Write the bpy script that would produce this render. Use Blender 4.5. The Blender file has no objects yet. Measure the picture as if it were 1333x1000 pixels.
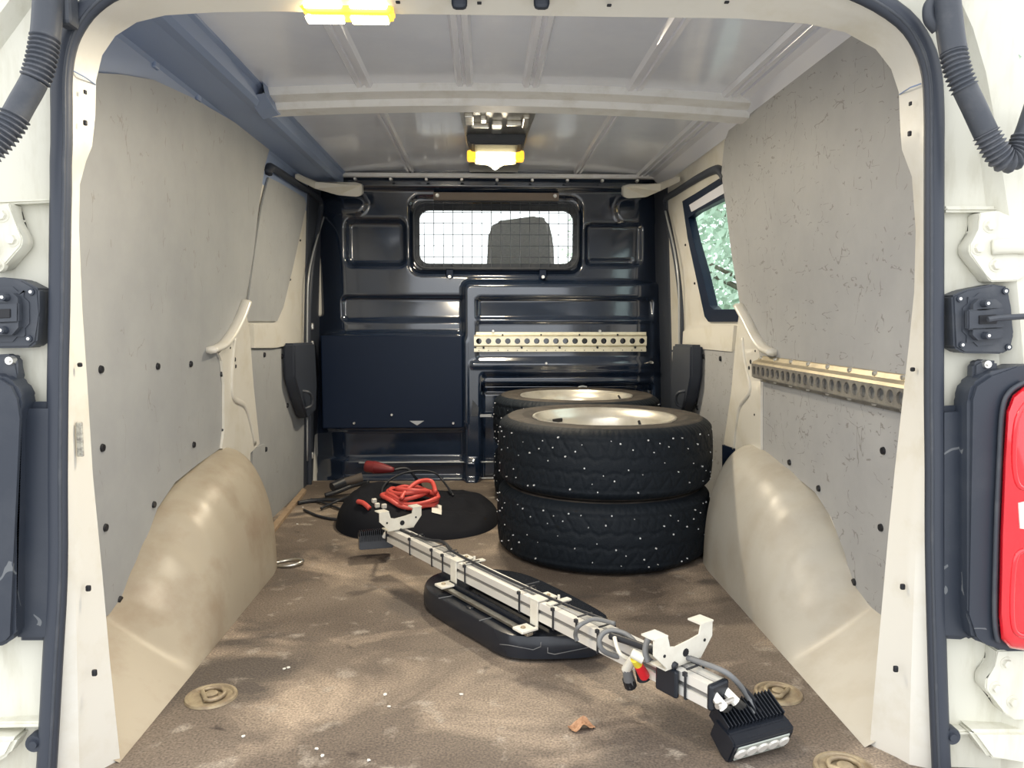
import bpy, bmesh, math, random
from mathutils import Vector, Matrix, noise
random.seed(7)
PI = math.pi
scn = bpy.context.scene
COL = scn.collection

# ------------------------------------------------------------------ camera
F = 1000.0                                   # focal length in pixels of the 1333x1000 frame
CH = 0.744                                   # camera height above the load floor
YAW, PITCH = math.atan(36.5 / F), math.atan(85 / F)
CAM = Vector((0, 0, CH))
FW = Vector((math.sin(YAW) * math.cos(PITCH), math.cos(YAW) * math.cos(PITCH), -math.sin(PITCH)))
RT = Vector((math.cos(YAW), -math.sin(YAW), 0))
UP = RT.cross(FW)
cd = bpy.data.cameras.new('camera')
cd.sensor_width = 36; cd.lens = F / 1333 * 36; cd.clip_start = .02; cd.clip_end = 500
cam = bpy.data.objects.new('camera', cd); COL.objects.link(cam)
m = Matrix((RT, UP, -FW)).transposed().to_4x4(); m.translation = CAM
cam.matrix_world = m
scn.camera = cam

# ------------------------------------------------------------------ world and exposure
w = bpy.data.worlds.new('overcast_sky'); scn.world = w; w.use_nodes = True
nt = w.node_tree; bg = nt.nodes['Background']
tc = nt.nodes.new('ShaderNodeTexCoord'); sx = nt.nodes.new('ShaderNodeSeparateXYZ')
rmp = nt.nodes.new('ShaderNodeValToRGB')
nt.links.new(tc.outputs['Generated'], sx.inputs[0]); nt.links.new(sx.outputs['Z'], rmp.inputs[0])
rmp.color_ramp.elements[0].position = 0.0; rmp.color_ramp.elements[0].color = (.93, .96, 1.0, 1)
rmp.color_ramp.elements[1].position = 0.9; rmp.color_ramp.elements[1].color = (1.0, 1.0, 1.0, 1)
nt.links.new(rmp.outputs[0], bg.inputs[0]); bg.inputs[1].default_value = 1.7
vs = scn.view_settings
vs.view_transform = 'Standard'; vs.look = 'None'; vs.gamma = 1; vs.use_curve_mapping = False
vs.exposure = 0.55

# ------------------------------------------------------------------ pixel helpers (a pixel gives a direction only)
def ray(px, py):
    return (FW + RT * ((px - 666.5) / F) + UP * ((500 - py) / F))
def atY(px, py, Y):
    d = ray(px, py); return CAM + d * ((Y - CAM.y) / d.y)
def atZ(px, py, z=0.0):
    d = ray(px, py); return CAM + d * ((z - CAM.z) / d.z)
XC = .023                                    # van centre line
WA, WB = .815, .044                          # side walls lean in: half width = WA - WB*z
def half(z): return WA - WB * z
def onW(px, py, side, off=0.0):              # on the side wall plane, moved inwards by off
    d = ray(px, py)
    # CAM.x+t*dx = XC + side*(WA-off-WB*(CAM.z+t*dz))
    t = (XC + side * (WA - off - WB * CAM.z) - CAM.x) / (d.x + side * WB * d.z)
    return CAM + d * t
def wallpt(side, y, z, off=0.0): return Vector((XC + side * (half(z) - off), y, z))

# ------------------------------------------------------------------ materials
MT = {}
def M(name, col, rough=.5, metal=0, col2=None, scale=12, lo=.42, hi=.62, bump=0, bscale=150, coat=0, spec=.5,
      emit=None, es=0, stretch=None, detail=6, dist=0, trans=0, ior=1.45, scratch=None, scol=None):
    mt = bpy.data.materials.new(name); mt.use_nodes = True
    n = mt.node_tree.nodes; l = mt.node_tree.links; b = n['Principled BSDF']
    b.inputs['Base Color'].default_value = (*col, 1); b.inputs['Roughness'].default_value = rough
    b.inputs['Metallic'].default_value = metal; b.inputs['Specular IOR Level'].default_value = spec
    b.inputs['Coat Weight'].default_value = coat; b.inputs['Coat Roughness'].default_value = .08
    b.inputs['Transmission Weight'].default_value = trans; b.inputs['IOR'].default_value = ior
    if emit: b.inputs['Emission Color'].default_value = (*emit, 1); b.inputs['Emission Strength'].default_value = es
    tcn = n.new('ShaderNodeTexCoord'); vec = tcn.outputs['Object']
    if stretch:
        mp = n.new('ShaderNodeMapping'); mp.inputs['Scale'].default_value = stretch; l.new(vec, mp.inputs[0]); vec2 = mp.outputs[0]
    else: vec2 = vec
    cur = None
    if col2:
        ns = n.new('ShaderNodeTexNoise'); ns.inputs['Scale'].default_value = scale; ns.inputs['Detail'].default_value = detail
        ns.inputs['Distortion'].default_value = dist; ns.inputs['Roughness'].default_value = .62
        l.new(vec2, ns.inputs['Vector'])
        r = n.new('ShaderNodeValToRGB'); r.color_ramp.elements[0].position = lo; r.color_ramp.elements[1].position = hi
        r.color_ramp.elements[0].color = (*col, 1); r.color_ramp.elements[1].color = (*col2, 1)
        l.new(ns.outputs['Fac'], r.inputs[0]); cur = r.outputs[0]
    for k in range(scratch or 0):
        mp = n.new('ShaderNodeMapping'); mp.inputs['Scale'].default_value = [(2, 5, 2), (2, 2, 6), (2, 4, 4)][k % 3]
        mp.inputs['Rotation'].default_value = (.6 * k + .3, .1, .2); mp.inputs['Location'].default_value = (k * 3.1, 1.7 * k, k)
        l.new(vec, mp.inputs[0])
        ns = n.new('ShaderNodeTexNoise'); ns.inputs['Scale'].default_value = 1.5; ns.inputs['Detail'].default_value = 4
        l.new(mp.outputs[0], ns.inputs['Vector'])
        def mth(op, a_, v_):
            x = n.new('ShaderNodeMath'); x.operation = op; l.new(a_, x.inputs[0])
            if isinstance(v_, float): x.inputs[1].default_value = v_
            elif v_ is not None: l.new(v_, x.inputs[1])
            return x.outputs[0]
        line = mth('LESS_THAN', mth('ABSOLUTE', mth('SUBTRACT', ns.outputs['Fac'], .5), None), .0035)
        mk = n.new('ShaderNodeTexNoise'); mk.inputs['Scale'].default_value = 9 + 2 * k; mk.inputs['Detail'].default_value = 2; l.new(mp.outputs[0], mk.inputs['Vector'])
        fac = mth('MULTIPLY', line, mth('GREATER_THAN', mk.outputs['Fac'], .54))
        fac = mth('MULTIPLY', fac, .75)
        mx = n.new('ShaderNodeMix'); mx.data_type = 'RGBA'
        if cur: l.new(cur, mx.inputs['A'])
        else: mx.inputs['A'].default_value = (*col, 1)
        mx.inputs['B'].default_value = (*(scol or [c * .6 for c in col]), 1)
        l.new(fac, mx.inputs['Factor']); cur = mx.outputs['Result']
    if cur: l.new(cur, b.inputs['Base Color'])
    if bump:
        nb = n.new('ShaderNodeTexNoise'); nb.inputs['Scale'].default_value = bscale; nb.inputs['Detail'].default_value = 3
        l.new(vec, nb.inputs['Vector'])
        bp = n.new('ShaderNodeBump'); bp.inputs['Strength'].default_value = bump; bp.inputs['Distance'].default_value = .002
        l.new(nb.outputs['Fac'], bp.inputs['Height']); l.new(bp.outputs[0], b.inputs['Normal'])
    MT[name] = mt; return mt

WHITE = M('van_white_paint', (.68, .66, .60), .32, col2=(.58, .54, .44), scale=9, lo=.5, hi=.8, coat=.3)
JAMB = M('door_jamb_white_paint', (.68, .67, .58), .42, col2=(.55, .53, .43), scale=7, lo=.5, hi=.8, stretch=(5, 5, 1), bump=.06, bscale=90)
PANEL = M('grey_plywood_panel', (.305, .315, .325), .55, col2=(.345, .355, .36), scale=6, lo=.35, hi=.65, bump=.05, bscale=300, scratch=1, scol=(.25, .245, .23))
PANELR = M('scratched_plywood_panel', (.335, .34, .35), .55, col2=(.385, .39, .395), scale=7, lo=.35, hi=.7, bump=.05, bscale=300, scratch=3, scol=(.20, .195, .185))
ARCH = M('wheel_arch_plastic', (.36, .315, .245), .38, col2=(.27, .21, .15), scale=7, lo=.45, hi=.75, bump=.08, bscale=400, scratch=0, scol=(.28, .22, .16))  # stained plastic; the tan also has yellow light painted into it
ARCHR = M('wheel_arch_plastic_clean', (.45, .43, .38), .38, col2=(.38, .34, .28), scale=7, lo=.45, hi=.75, bump=.08, bscale=400)
ROOF = M('roof_grey_paint', (.80, .84, .94), .2, coat=.5, col2=(.75, .79, .90), scale=5)
RIB = M('roof_rib_paint', (.80, .82, .90), .26, coat=.5)
BEAM = M('roof_beam_paint', (.78, .79, .80), .34, col2=(.62, .61, .58), scale=14, lo=.5, hi=.8)
RAIL = M('cant_rail_painted_shade', (.25, .32, .48), .45)  # white rail paint with its shadow and blue glare put into the colour
BLK = M('bulkhead_black_plastic', (.010, .018, .038), .13, coat=1, spec=.8, col2=(.015, .025, .048), scale=8, bump=.02, bscale=30)
BLKM = M('bulkhead_matte_black', (.005, .012, .032), .45, spec=.25)
RUB = M('black_rubber', (.035, .042, .058), .5, bump=.05)
RUBD = M('dusty_black_plastic', (.045, .052, .066), .5, col2=(.085, .09, .10), scale=18, lo=.5, hi=.8, bump=.06, bscale=260)
SURR = M('tail_light_surround_plastic', (.028, .035, .05), .4, col2=(.045, .052, .066), scale=10, lo=.5, hi=.8, bump=.05, bscale=300, scratch=1, scol=(.16, .17, .18))
HOSE = M('dusty_hose_rubber', (.06, .068, .085), .6, col2=(.13, .135, .15), scale=26, lo=.45, hi=.75, bump=.1)
STEEL = M('galvanised_steel', (.62, .61, .57), .34, metal=1, col2=(.5, .48, .43), scale=30)
TRACK = M('zinc_track', (.78, .74, .58), .38, metal=.75, col2=(.70, .66, .52), scale=30)
TRACKD = M('worn_track_metal', (.20, .19, .175), .5, metal=.35, col2=(.30, .285, .25), scale=30)
TRACKY = M('yellow_zinc_edge', (.46, .40, .28), .4, metal=.5, col2=(.36, .31, .22), scale=20)
BOLT = M('bolt_steel', (.72, .71, .68), .3, metal=.8)
STUD = M('tyre_stud', (.75, .77, .8), .5, metal=.2)
BLACKH = M('black_clip_plastic', (.01, .011, .015), .5)
TYRE = M('tyre_rubber', (.006, .010, .016), .66, spec=.3, bump=.5, bscale=260)
TYRES = M('tyre_sidewall_rubber', (.040, .036, .034), .7, spec=.3, col2=(.07, .06, .052), scale=16, bump=.1)
RIM = M('rim_silver_paint', (.72, .70, .64), .3, metal=.6, col2=(.6, .57, .5), scale=8)
ALU = M('anodised_aluminium', (.80, .785, .74), .36, metal=.35)
ALUD = M('aluminium_slot', (.30, .30, .30), .4, metal=.7)
WBR = M('white_powder_coat', (.72, .70, .62), .4, col2=(.64, .61, .53), scale=20)
BPL = M('black_shiny_plastic', (.014, .017, .024), .25, bump=.05, bscale=120)
CABLE = M('black_cable', (.02, .022, .028), .45)
CABLEG = M('grey_cable', (.16, .165, .17), .5)
RED = M('salmon_red_cable', (.62, .09, .075), .4, col2=(.56, .075, .06), scale=20)
DRED = M('dark_red_plug', (.16, .018, .02), .45)
BAG = M('black_nylon', (.005, .006, .010), .85, spec=.25, bump=.5, bscale=60)
TAIL = M('red_tail_light_lens', (.75, .008, .02), .08, coat=1, col2=(.6, .004, .015), scale=5)
TAILW = M('reversing_lens', (.8, .72, .66), .12, coat=1)
GLASS = M('window_glass', (.93, .97, .95), .0, trans=1, ior=1.02)
TINT = M('side_window_glass', (.66, .80, .74), .0, trans=1, ior=1.02)
LED = M('lit_led_lens', (1, .9, .6), .3, emit=(1, .84, .45), es=14)
AMB = M('amber_lamp_housing', (.9, .55, .08), .3, emit=(1, .5, .03), es=1.0)
LENS = M('unlit_lens', (.38, .41, .37), .12, coat=.8)
SEATM = M('grey_seat_fabric', (.45, .43, .41), .85, col2=(.6, .57, .54), scale=60, stretch=(1, 1, 5))
DASH = M('grey_dashboard', (.10, .10, .11), .6)
CABM = M('cab_lining', (.55, .54, .50), .7)
GROUND = M('pale_gravel', (.42, .42, .41), .8, col2=(.50, .49, .47), scale=3)
BARK = M('tree_bark', (.16, .13, .10), .9, col2=(.26, .23, .19), scale=14)
LEAF = M('tree_leaves', (.50, .62, .50), .7, col2=(.70, .78, .68), scale=2)
DLEAF = M('dry_leaf', (.46, .27, .16), .7, col2=(.33, .18, .10), scale=60)
SCRAP = M('pale_scrap', (.7, .68, .62), .7)
BRASS = M('dusty_lashing_ring', (.40, .33, .22), .5, metal=.3, col2=(.28, .22, .15), scale=40, bump=.2)
YEL = M('yellow_connector', (.75, .6, .05), .4)
CRED = M('red_connector', (.7, .02, .03), .4)
LINE = M('pale_edge_strip', (.42, .44, .46), .35, metal=.4)
WOODE = M('plywood_edge', (.36, .26, .17), .7, col2=(.28, .2, .13), scale=40)

def floor_material():
    mt = bpy.data.materials.new('worn_brown_load_floor'); mt.use_nodes = True
    n = mt.node_tree.nodes; l = mt.node_tree.links; b = n['Principled BSDF']
    b.inputs['Roughness'].default_value = .62; b.inputs['Specular IOR Level'].default_value = .35
    t = n.new('ShaderNodeTexCoord')
    def nz(scale, detail=5, dist=0, st=(1, 1, 1), loc=(0, 0, 0)):
        mp = n.new('ShaderNodeMapping'); mp.inputs['Scale'].default_value = st; mp.inputs['Location'].default_value = loc
        l.new(t.outputs['Object'], mp.inputs[0])
        x = n.new('ShaderNodeTexNoise'); x.inputs['Scale'].default_value = scale; x.inputs['Detail'].default_value = detail
        x.inputs['Distortion'].default_value = dist; l.new(mp.outputs[0], x.inputs['Vector']); return x.outputs['Fac']
    def ramp(s, p0, p1, c0=(0, 0, 0), c1=(1, 1, 1)):
        r = n.new('ShaderNodeValToRGB'); r.color_ramp.elements[0].position = p0; r.color_ramp.elements[1].position = p1
        r.color_ramp.elements[0].color = (*c0, 1); r.color_ramp.elements[1].color = (*c1, 1); l.new(s, r.inputs[0]); return r.outputs[0]
    def mix(a, bb, f, mode='MIX'):
        x = n.new('ShaderNodeMix'); x.data_type = 'RGBA'; x.blend_type = mode
        for s, v in (('A', a), ('B', bb)):
            if isinstance(v, tuple): x.inputs[s].default_value = (*v, 1)
            else: l.new(v, x.inputs[s])
        if isinstance(f, float): x.inputs['Factor'].default_value = f
        else: l.new(f, x.inputs['Factor'])
        return x.outputs['Result']
    base = mix((.098, .078, .065), (.195, .160, .130), ramp(nz(1.9, 5, .4), .36, .66))
    c = mix(base, (.37, .30, .235), ramp(nz(4.2, 6, .6, (.7, 1, 1), (3, 1, 0)), .52, .70))         # dusty tan smears
    c = mix(c, (.095, .080, .070), ramp(nz(3.6, 6, .8, (.75, 1, 1), (7, 2, 0)), .55, .66))         # dark damp smears
    c = mix(c, (.40, .36, .31), ramp(nz(15, 7, .2, (1, 1, 1), (5, 5, 0)), .60, .80))               # scattered dust
    c = mix(c, (.06, .048, .042), ramp(nz(6.5, 4, 1.0, (1, 1, 1), (2, 8, 0)), .68, .74))
    g = ramp(nz(230, 3), .30, .70, (.50, .50, .50), (1.55, 1.52, 1.48))
    c = mix(c, g, .85, 'MULTIPLY')
    l.new(c, b.inputs['Base Color'])
    bp = n.new('ShaderNodeBump'); bp.inputs['Strength'].default_value = .5; bp.inputs['Distance'].default_value = .002
    l.new(nz(260, 2), bp.inputs['Height']); l.new(bp.outputs[0], b.inputs['Normal'])
    return mt
FLOORM = floor_material()

# ------------------------------------------------------------------ mesh helpers
def link(name, me, mat, parent=None, world=True, smooth=False):
    o = bpy.data.objects.new(name, me); COL.objects.link(o)
    if mat is not None: me.materials.append(mat)
    if smooth:
        for p in me.polygons: p.use_smooth = True
    if parent is not None:
        o.parent = parent
        if world: o.matrix_parent_inverse = parent.matrix_basis.inverted()
    return o
def fix(bm):
    bmesh.ops.remove_doubles(bm, verts=bm.verts, dist=1e-6)
    bmesh.ops.recalc_face_normals(bm, faces=bm.faces)
def build(name, bm, mat, parent=None, world=True, smooth=False, auto=None):
    fix(bm)
    me = bpy.data.meshes.new(name); bm.to_mesh(me); bm.free()
    o = link(name, me, mat, parent, world, smooth or auto is not None)
    if auto is not None:
        try: me.set_sharp_from_angle(angle=math.radians(auto))
        except Exception: pass
    return o
def B(): return bmesh.new()
def box(bm, c, s, R=None, bev=0, seg=2):
    t = bmesh.new(); bmesh.ops.create_cube(t, size=1)
    for v in t.verts: v.co = Vector((v.co.x * s[0], v.co.y * s[1], v.co.z * s[2]))
    if bev: bmesh.ops.bevel(t, geom=t.edges[:], offset=bev, segments=seg, affect='EDGES', profile=.5)
    add(bm, t, c, R)
def add(bm, t, c=(0, 0, 0), R=None):
    mp = {}
    for v in t.verts:
        p = v.co.copy()
        if R is not None: p = R @ p
        mp[v] = bm.verts.new(p + Vector(c))
    for f in t.faces:
        try: bm.faces.new([mp[v] for v in f.verts])
        except ValueError: pass
    t.free()
def frame(z):                                  # rotation taking +Z to z
    return Vector((0, 0, 1)).rotation_difference(Vector(z).normalized()).to_matrix()
def cyl(bm, p0, p1, r0, r1=None, n=16, cap=True):
    p0, p1 = Vector(p0), Vector(p1); r1 = r0 if r1 is None else r1
    R = frame(p1 - p0); A = []; C = []
    for i in range(n):
        a = 2 * PI * i / n; d = R @ Vector((math.cos(a), math.sin(a), 0))
        A.append(bm.verts.new(p0 + d * r0)); C.append(bm.verts.new(p1 + d * r1))
    for i in range(n):
        j = (i + 1) % n; bm.faces.new((A[i], A[j], C[j], C[i]))
    if cap: bm.faces.new(A[::-1]); bm.faces.new(C)
def spline(pts, per=6, closed=False):
    P = [Vector(p) for p in pts]; n = len(P); out = []
    rng = n if closed else n - 1
    for i in range(rng):
        g = (lambda k: P[k % n]) if closed else (lambda k: P[min(max(k, 0), n - 1)])
        a, b, c, d = g(i - 1), g(i), g(i + 1), g(i + 2)
        for k in range(per):
            t = k / per
            out.append(.5 * ((2 * b) + (c - a) * t + (2 * a - 5 * b + 4 * c - d) * t * t + (3 * b - a - 3 * c + d) * t ** 3))
    if not closed: out.append(P[-1])
    return out
def tube(bm, pts, r, n=8, closed=False, cap=True, sx=1, sy=1, upv=None):
    P = [Vector(p) for p in pts]; N = len(P); rings = []; prev = None
    for i in range(N):
        a = P[i - 1] if (i > 0 or closed) else P[i]; b = P[(i + 1) % N] if (i < N - 1 or closed) else P[i]
        t = (b - a).normalized()
        if upv is not None:
            u = Vector(upv) - t * t.dot(Vector(upv))
        elif prev is None:
            u = t.orthogonal()
        else: u = prev - t * t.dot(prev)
        u.normalize(); prev = u; v = t.cross(u)
        rr = r(i / (N - 1)) if callable(r) else r
        rings.append([bm.verts.new(P[i] + u * (rr * sx * math.cos(2 * PI * k / n)) + v * (rr * sy * math.sin(2 * PI * k / n))) for k in range(n)])
    for i in range(N if closed else N - 1):
        A, C = rings[i], rings[(i + 1) % N]
        for k in range(n):
            j = (k + 1) % n; bm.faces.new((A[k], A[j], C[j], C[k]))
    if cap and not closed: bm.faces.new(rings[0][::-1]); bm.faces.new(rings[-1])
def lathe(bm, prof, n=48, axis='Z', c=(0, 0, 0), closed=False):
    rings = []
    for (r, z) in prof:
        rings.append([bm.verts.new(Vector(c) + Vector((r * math.cos(2 * PI * k / n), r * math.sin(2 * PI * k / n), z))) for k in range(n)])
    m_ = len(rings)
    for i in range(m_ if closed else m_ - 1):
        A, C = rings[i], rings[(i + 1) % m_]
        for k in range(n):
            j = (k + 1) % n; bm.faces.new((A[k], A[j], C[j], C[k]))
def prism(bm, pts, ext):                       # polygon of 3D points pushed along vector ext
    A = [bm.verts.new(Vector(p)) for p in pts]; C = [bm.verts.new(Vector(p) + Vector(ext)) for p in pts]
    n = len(A)
    bm.faces.new(A); bm.faces.new(C[::-1])
    for i in range(n):
        j = (i + 1) % n; bm.faces.new((A[j], A[i], C[i], C[j]))
def strip(bm, rows, closed=False):             # loft rows of points (equal length)
    R = [[bm.verts.new(Vector(p)) for p in r] for r in rows]
    for i in range(len(R) - 1):
        for k in range(len(R[i]) - 1): bm.faces.new((R[i][k], R[i][k + 1], R[i + 1][k + 1], R[i + 1][k]))
        if closed: bm.faces.new((R[i][-1], R[i][0], R[i + 1][0], R[i + 1][-1]))
    return R
def rrect(x0, z0, x1, z1, r, n=5):
    out = []
    for (cx, cz, a0) in ((x1 - r, z1 - r, 0), (x0 + r, z1 - r, PI / 2), (x0 + r, z0 + r, PI), (x1 - r, z0 + r, 1.5 * PI)):
        for k in range(n + 1):
            a = a0 + PI / 2 * k / n; out.append((cx + r * math.cos(a), cz + r * math.sin(a)))
    return out
def thing(name, label, cat, loc=(0, 0, 0), group=None, kind=None):
    o = bpy.data.objects.new(name, None); COL.objects.link(o); o.location = loc; o.empty_display_size = .05
    o.matrix_basis = Matrix.Translation(Vector(loc))
    tag(o, label, cat, group, kind); return o
def tag(o, label=None, cat=None, group=None, kind=None):
    if label: o['label'] = label
    if cat: o['category'] = cat
    if group: o['group'] = group
    if kind: o['kind'] = kind
    return o
def copy_tree(o, parent=None):
    c = o.copy(); COL.objects.link(c); c.parent = parent
    for ch in o.children: copy_tree(ch, c)
    return c
def disc_on_wall(name, side, px, py, r, mat, parent, t=.004, n=12, off=.009):
    p = onW(px, py, side, off); bm = B(); nrm = Vector((-side, 0, -side * 0 - WB))
    nrm = Vector((-side, 0, -WB)).normalized()
    cyl(bm, p - nrm * .002, p + nrm * t, r, r * .8, n); return build(name, bm, mat, parent)

# ================================================================== STRUCTURE
YB = 3.53                                      # bulkhead plane
bm = B(); box(bm, (XC, 2.32, -.015), (1.66, 2.40, .03))
floor = tag(build('floor', bm, FLOORM), 'worn brown plywood load floor smeared with dust', kind='structure')
bm = B(); box(bm, (0, 6, -.66), (80, 80, .02))
tag(build('ground', bm, GROUND), 'pale gravel ground outside the van', kind='structure')

bm = B(); prism(bm, [atZ(x, y, .001) for x, y in ((350, 692), (394, 639), (399, 641), (356, 696))], (0, 0, .012)); build('edge_strip', bm, WOODE, floor)
# ceiling skin, ribs, beam, rails
def zc(x): return 1.402 - .030 * ((x - XC) / .8) ** 2
bm = B(); rows = []
for y in (1.20, 1.6, 2.0, 2.4, 2.8, 3.2, 3.55):
    rows.append([(XC - .82 + 1.64 * k / 32, y, zc(XC - .82 + 1.64 * k / 32)) for k in range(33)])
strip(bm, rows)
ceiling = tag(build('ceiling', bm, ROOF, smooth=True), 'glossy pale grey roof skin of the van', kind='structure')
def rib(x, y0, y1, wd=.052, dp=.011, mat=RIB, x1=None):
    x1 = x if x1 is None else x1
    bm = B(); rows = []
    for (y, xx) in ((y0, x), (y1, x1)):
        rows.append([(xx + a * wd, y, zc(xx) + .001 - d) for a, d in ((-.5, 0), (-.36, dp), (-.12, dp), (-.07, dp * .45), (.07, dp * .45), (.12, dp), (.36, dp), (.5, 0))])
    strip(bm, rows); return build('roof_rib', bm, mat, ceiling)
for x in (-.332, -.052, .134, .428): rib(x, 1.22, 2.25)
for x in (-.322, .418): rib(x, 2.36, 3.47, .036, .013)
rib(.70, 1.22, 2.25, .05); rib(.70, 2.36, 3.47, .05)
# cross beam
bm = B(); rows = []
for k in range(29):
    x = -.64 + 1.42 * k / 28; z = zc(x)
    rows.append([(x, 2.215, z), (x, 2.222, z - .020), (x, 2.262, z - .026), (x, 2.276, z - .026), (x, 2.279, z - .036), (x, 2.284, z - .044), (x, 2.345, z - .047), (x, 2.356, z - .040), (x, 2.362, z)])
strip(bm, rows)
build('roof_beam', bm, BEAM, ceiling, auto=35)
bm = B(); box(bm, (XC + .02, 3.455, 1.372), (1.44, .03, .018), bev=.004)
build('roof_edge_strip', bm, BEAM, ceiling)
for k in range(9):
    bm = B(); x = -.56 + k * .155; cyl(bm, (x, 3.448, 1.352), (x, 3.43, 1.352), .008, .006, 10); build('bolt', bm, BOLT, ceiling)
# left cant rail (hanging rail with ledges), right rail
def sweep(name, prof, y0, y1, mat, parent):
    bm = B(); strip(bm, [[(p[0], y, p[1]) for p in prof] for y in (y0, (y0 + y1) / 2, y1)]); return build(name, bm, mat, parent)
wall_left = thing('wall_left', 'left side of the van body with grey lining panels', None, (XC - .83, 2.3, 0), kind='structure')
wall_right = thing('wall_right', 'right side of the van body with grey lining panels', None, (XC + .83, 2.3, 0), kind='structure')
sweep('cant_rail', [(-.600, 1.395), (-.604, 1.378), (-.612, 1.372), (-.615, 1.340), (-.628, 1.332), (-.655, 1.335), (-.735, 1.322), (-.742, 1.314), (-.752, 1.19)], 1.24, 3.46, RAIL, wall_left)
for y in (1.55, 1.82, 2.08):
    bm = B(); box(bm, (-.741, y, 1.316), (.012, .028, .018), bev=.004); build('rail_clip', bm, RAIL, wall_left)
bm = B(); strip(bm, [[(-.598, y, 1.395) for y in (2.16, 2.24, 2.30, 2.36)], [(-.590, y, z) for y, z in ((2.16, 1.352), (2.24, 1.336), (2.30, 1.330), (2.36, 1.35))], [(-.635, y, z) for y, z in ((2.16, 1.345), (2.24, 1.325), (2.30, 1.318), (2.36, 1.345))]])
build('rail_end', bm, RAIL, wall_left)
sweep('cant_rail', [(.728, 1.39), (.732, 1.372), (.752, 1.366), (.79, 1.33)], 1.24, 3.46, RIB, wall_right)

# side body sheets behind the panels (right one with a window opening)
def sheet(side, y0, y1, z0, z1, parent, mat=WHITE, off=-.012, name='body_side'):
    bm = B(); prism(bm, [wallpt(side, y, z, off) for y, z in ((y0, z0), (y1, z0), (y1, z1), (y0, z1))], (side * .03, 0, 0))
    return build(name, bm, mat, parent)
sheet(-1, 1.21, 3.55, -.03, 1.42, wall_left)
for sd_, wl_ in ((-1, wall_left), (1, wall_right)): sheet(sd_, 3.34, 3.70, -.02, 1.39, wl_, RUB, -.004, 'door_jamb_cover')
WY0, WY1, WZ0, WZ1 = 2.05, 3.42, .60, 1.34   # right window opening
sheet(1, 1.21, WY0, -.03, 1.42, wall_right); sheet(1, WY1, 3.55, -.03, 1.42, wall_right)
sheet(1, WY0, WY1, -.03, WZ0, wall_right); sheet(1, WY0, WY1, WZ1, 1.42, wall_right)
WO = [(888, 262), (905, 252), (940, 230), (985, 205), (1015, 300), (1030, 418), (975, 419), (922, 419), (917, 412), (908, 370), (895, 310)]
WI = [(896, 284), (905, 277), (940, 259), (985, 236), (1010, 310), (1020, 404), (975, 403), (929, 403), (924, 398), (914, 355), (902, 312)]
bm = B(); ring = [onW((a[0] * 2 + b[0]) / 3, (a[1] * 2 + b[1]) / 3, 1, -.012) for a, b in zip(WO, WI)]; cy, cz_ = (WY0 + WY1) / 2, (WZ0 + WZ1) / 2
far = []
for p in ring:
    dy, dz = p.y - cy, p.z - cz_; k = min((WY1 - WY0) / 2 / max(abs(dy), 1e-6), (WZ1 - WZ0) / 2 / max(abs(dz), 1e-6))
    far.append(wallpt(1, cy + dy * k, cz_ + dz * k, -.012))
strip(bm, [far, ring, [p + Vector((.03, 0, 0)) for p in ring], [p + Vector((.03, 0, 0)) for p in far]], closed=True); build('window_surround', bm, WHITE, wall_right)

def wpoly(name, side, pxs, mat, parent, off=0.0, th=.009, extra=()):
    """polygon traced on the side wall; extra: (y, z) points appended where the outline is hidden"""
    pts = [onW(x, y, side, off) for x, y in pxs] + [wallpt(side, y, z, off) for y, z in extra]
    bm = B(); prism(bm, pts, Vector((side, 0, WB)).normalized() * th); return build(name, bm, mat, parent)
LP = wpoly('lining_panel', -1, [(139, 802), (158, 791), (172, 762), (186, 715), (205, 662), (228, 628), (258, 604), (288, 583), (292, 575), (292, 520), (289, 480), (286, 462),
     (300, 440), (312, 415), (320, 393), (330, 330), (338, 262), (345, 215), (352, 190), (340, 181), (300, 156), (250, 127), (200, 104), (160, 97), (128, 95)],
     PANEL, wall_left, extra=((1.30, 1.215), (1.30, .08)))
LP['label'] = 'large plain grey rear lining panel'
RP = wpoly('lining_panel', 1, [(1146, 801), (1112, 772), (1100, 722), (1082, 674), (1061, 641), (1040, 624), (1010, 610), (990, 592), (990, 520), (990, 466), (985, 455), (972, 430), (962, 390), (952, 330), (945, 270),
     (939, 226), (943, 185), (950, 166), (1000, 122), (1050, 81), (1100, 40)], PANELR, wall_right, extra=((1.30, 1.345), (1.30, .08)))
RP['label'] = 'large scratched grey rear lining panel'
for (x, y) in ((131, 481), (205, 477), (248, 474), (288, 487), (133, 583), (252, 579), (200, 657), (137, 687), (156, 781), (290, 560)):
    disc_on_wall('clip', -1, x, y, .009, BLACKH, wall_left, off=.0005)
for (x, y) in ((1150, 587), (1028, 602), (1066, 636), (1147, 687), (1112, 758), (991, 571)):
    disc_on_wall('clip', 1, x, y, .009, BLACKH, wall_right, off=.0005)

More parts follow.
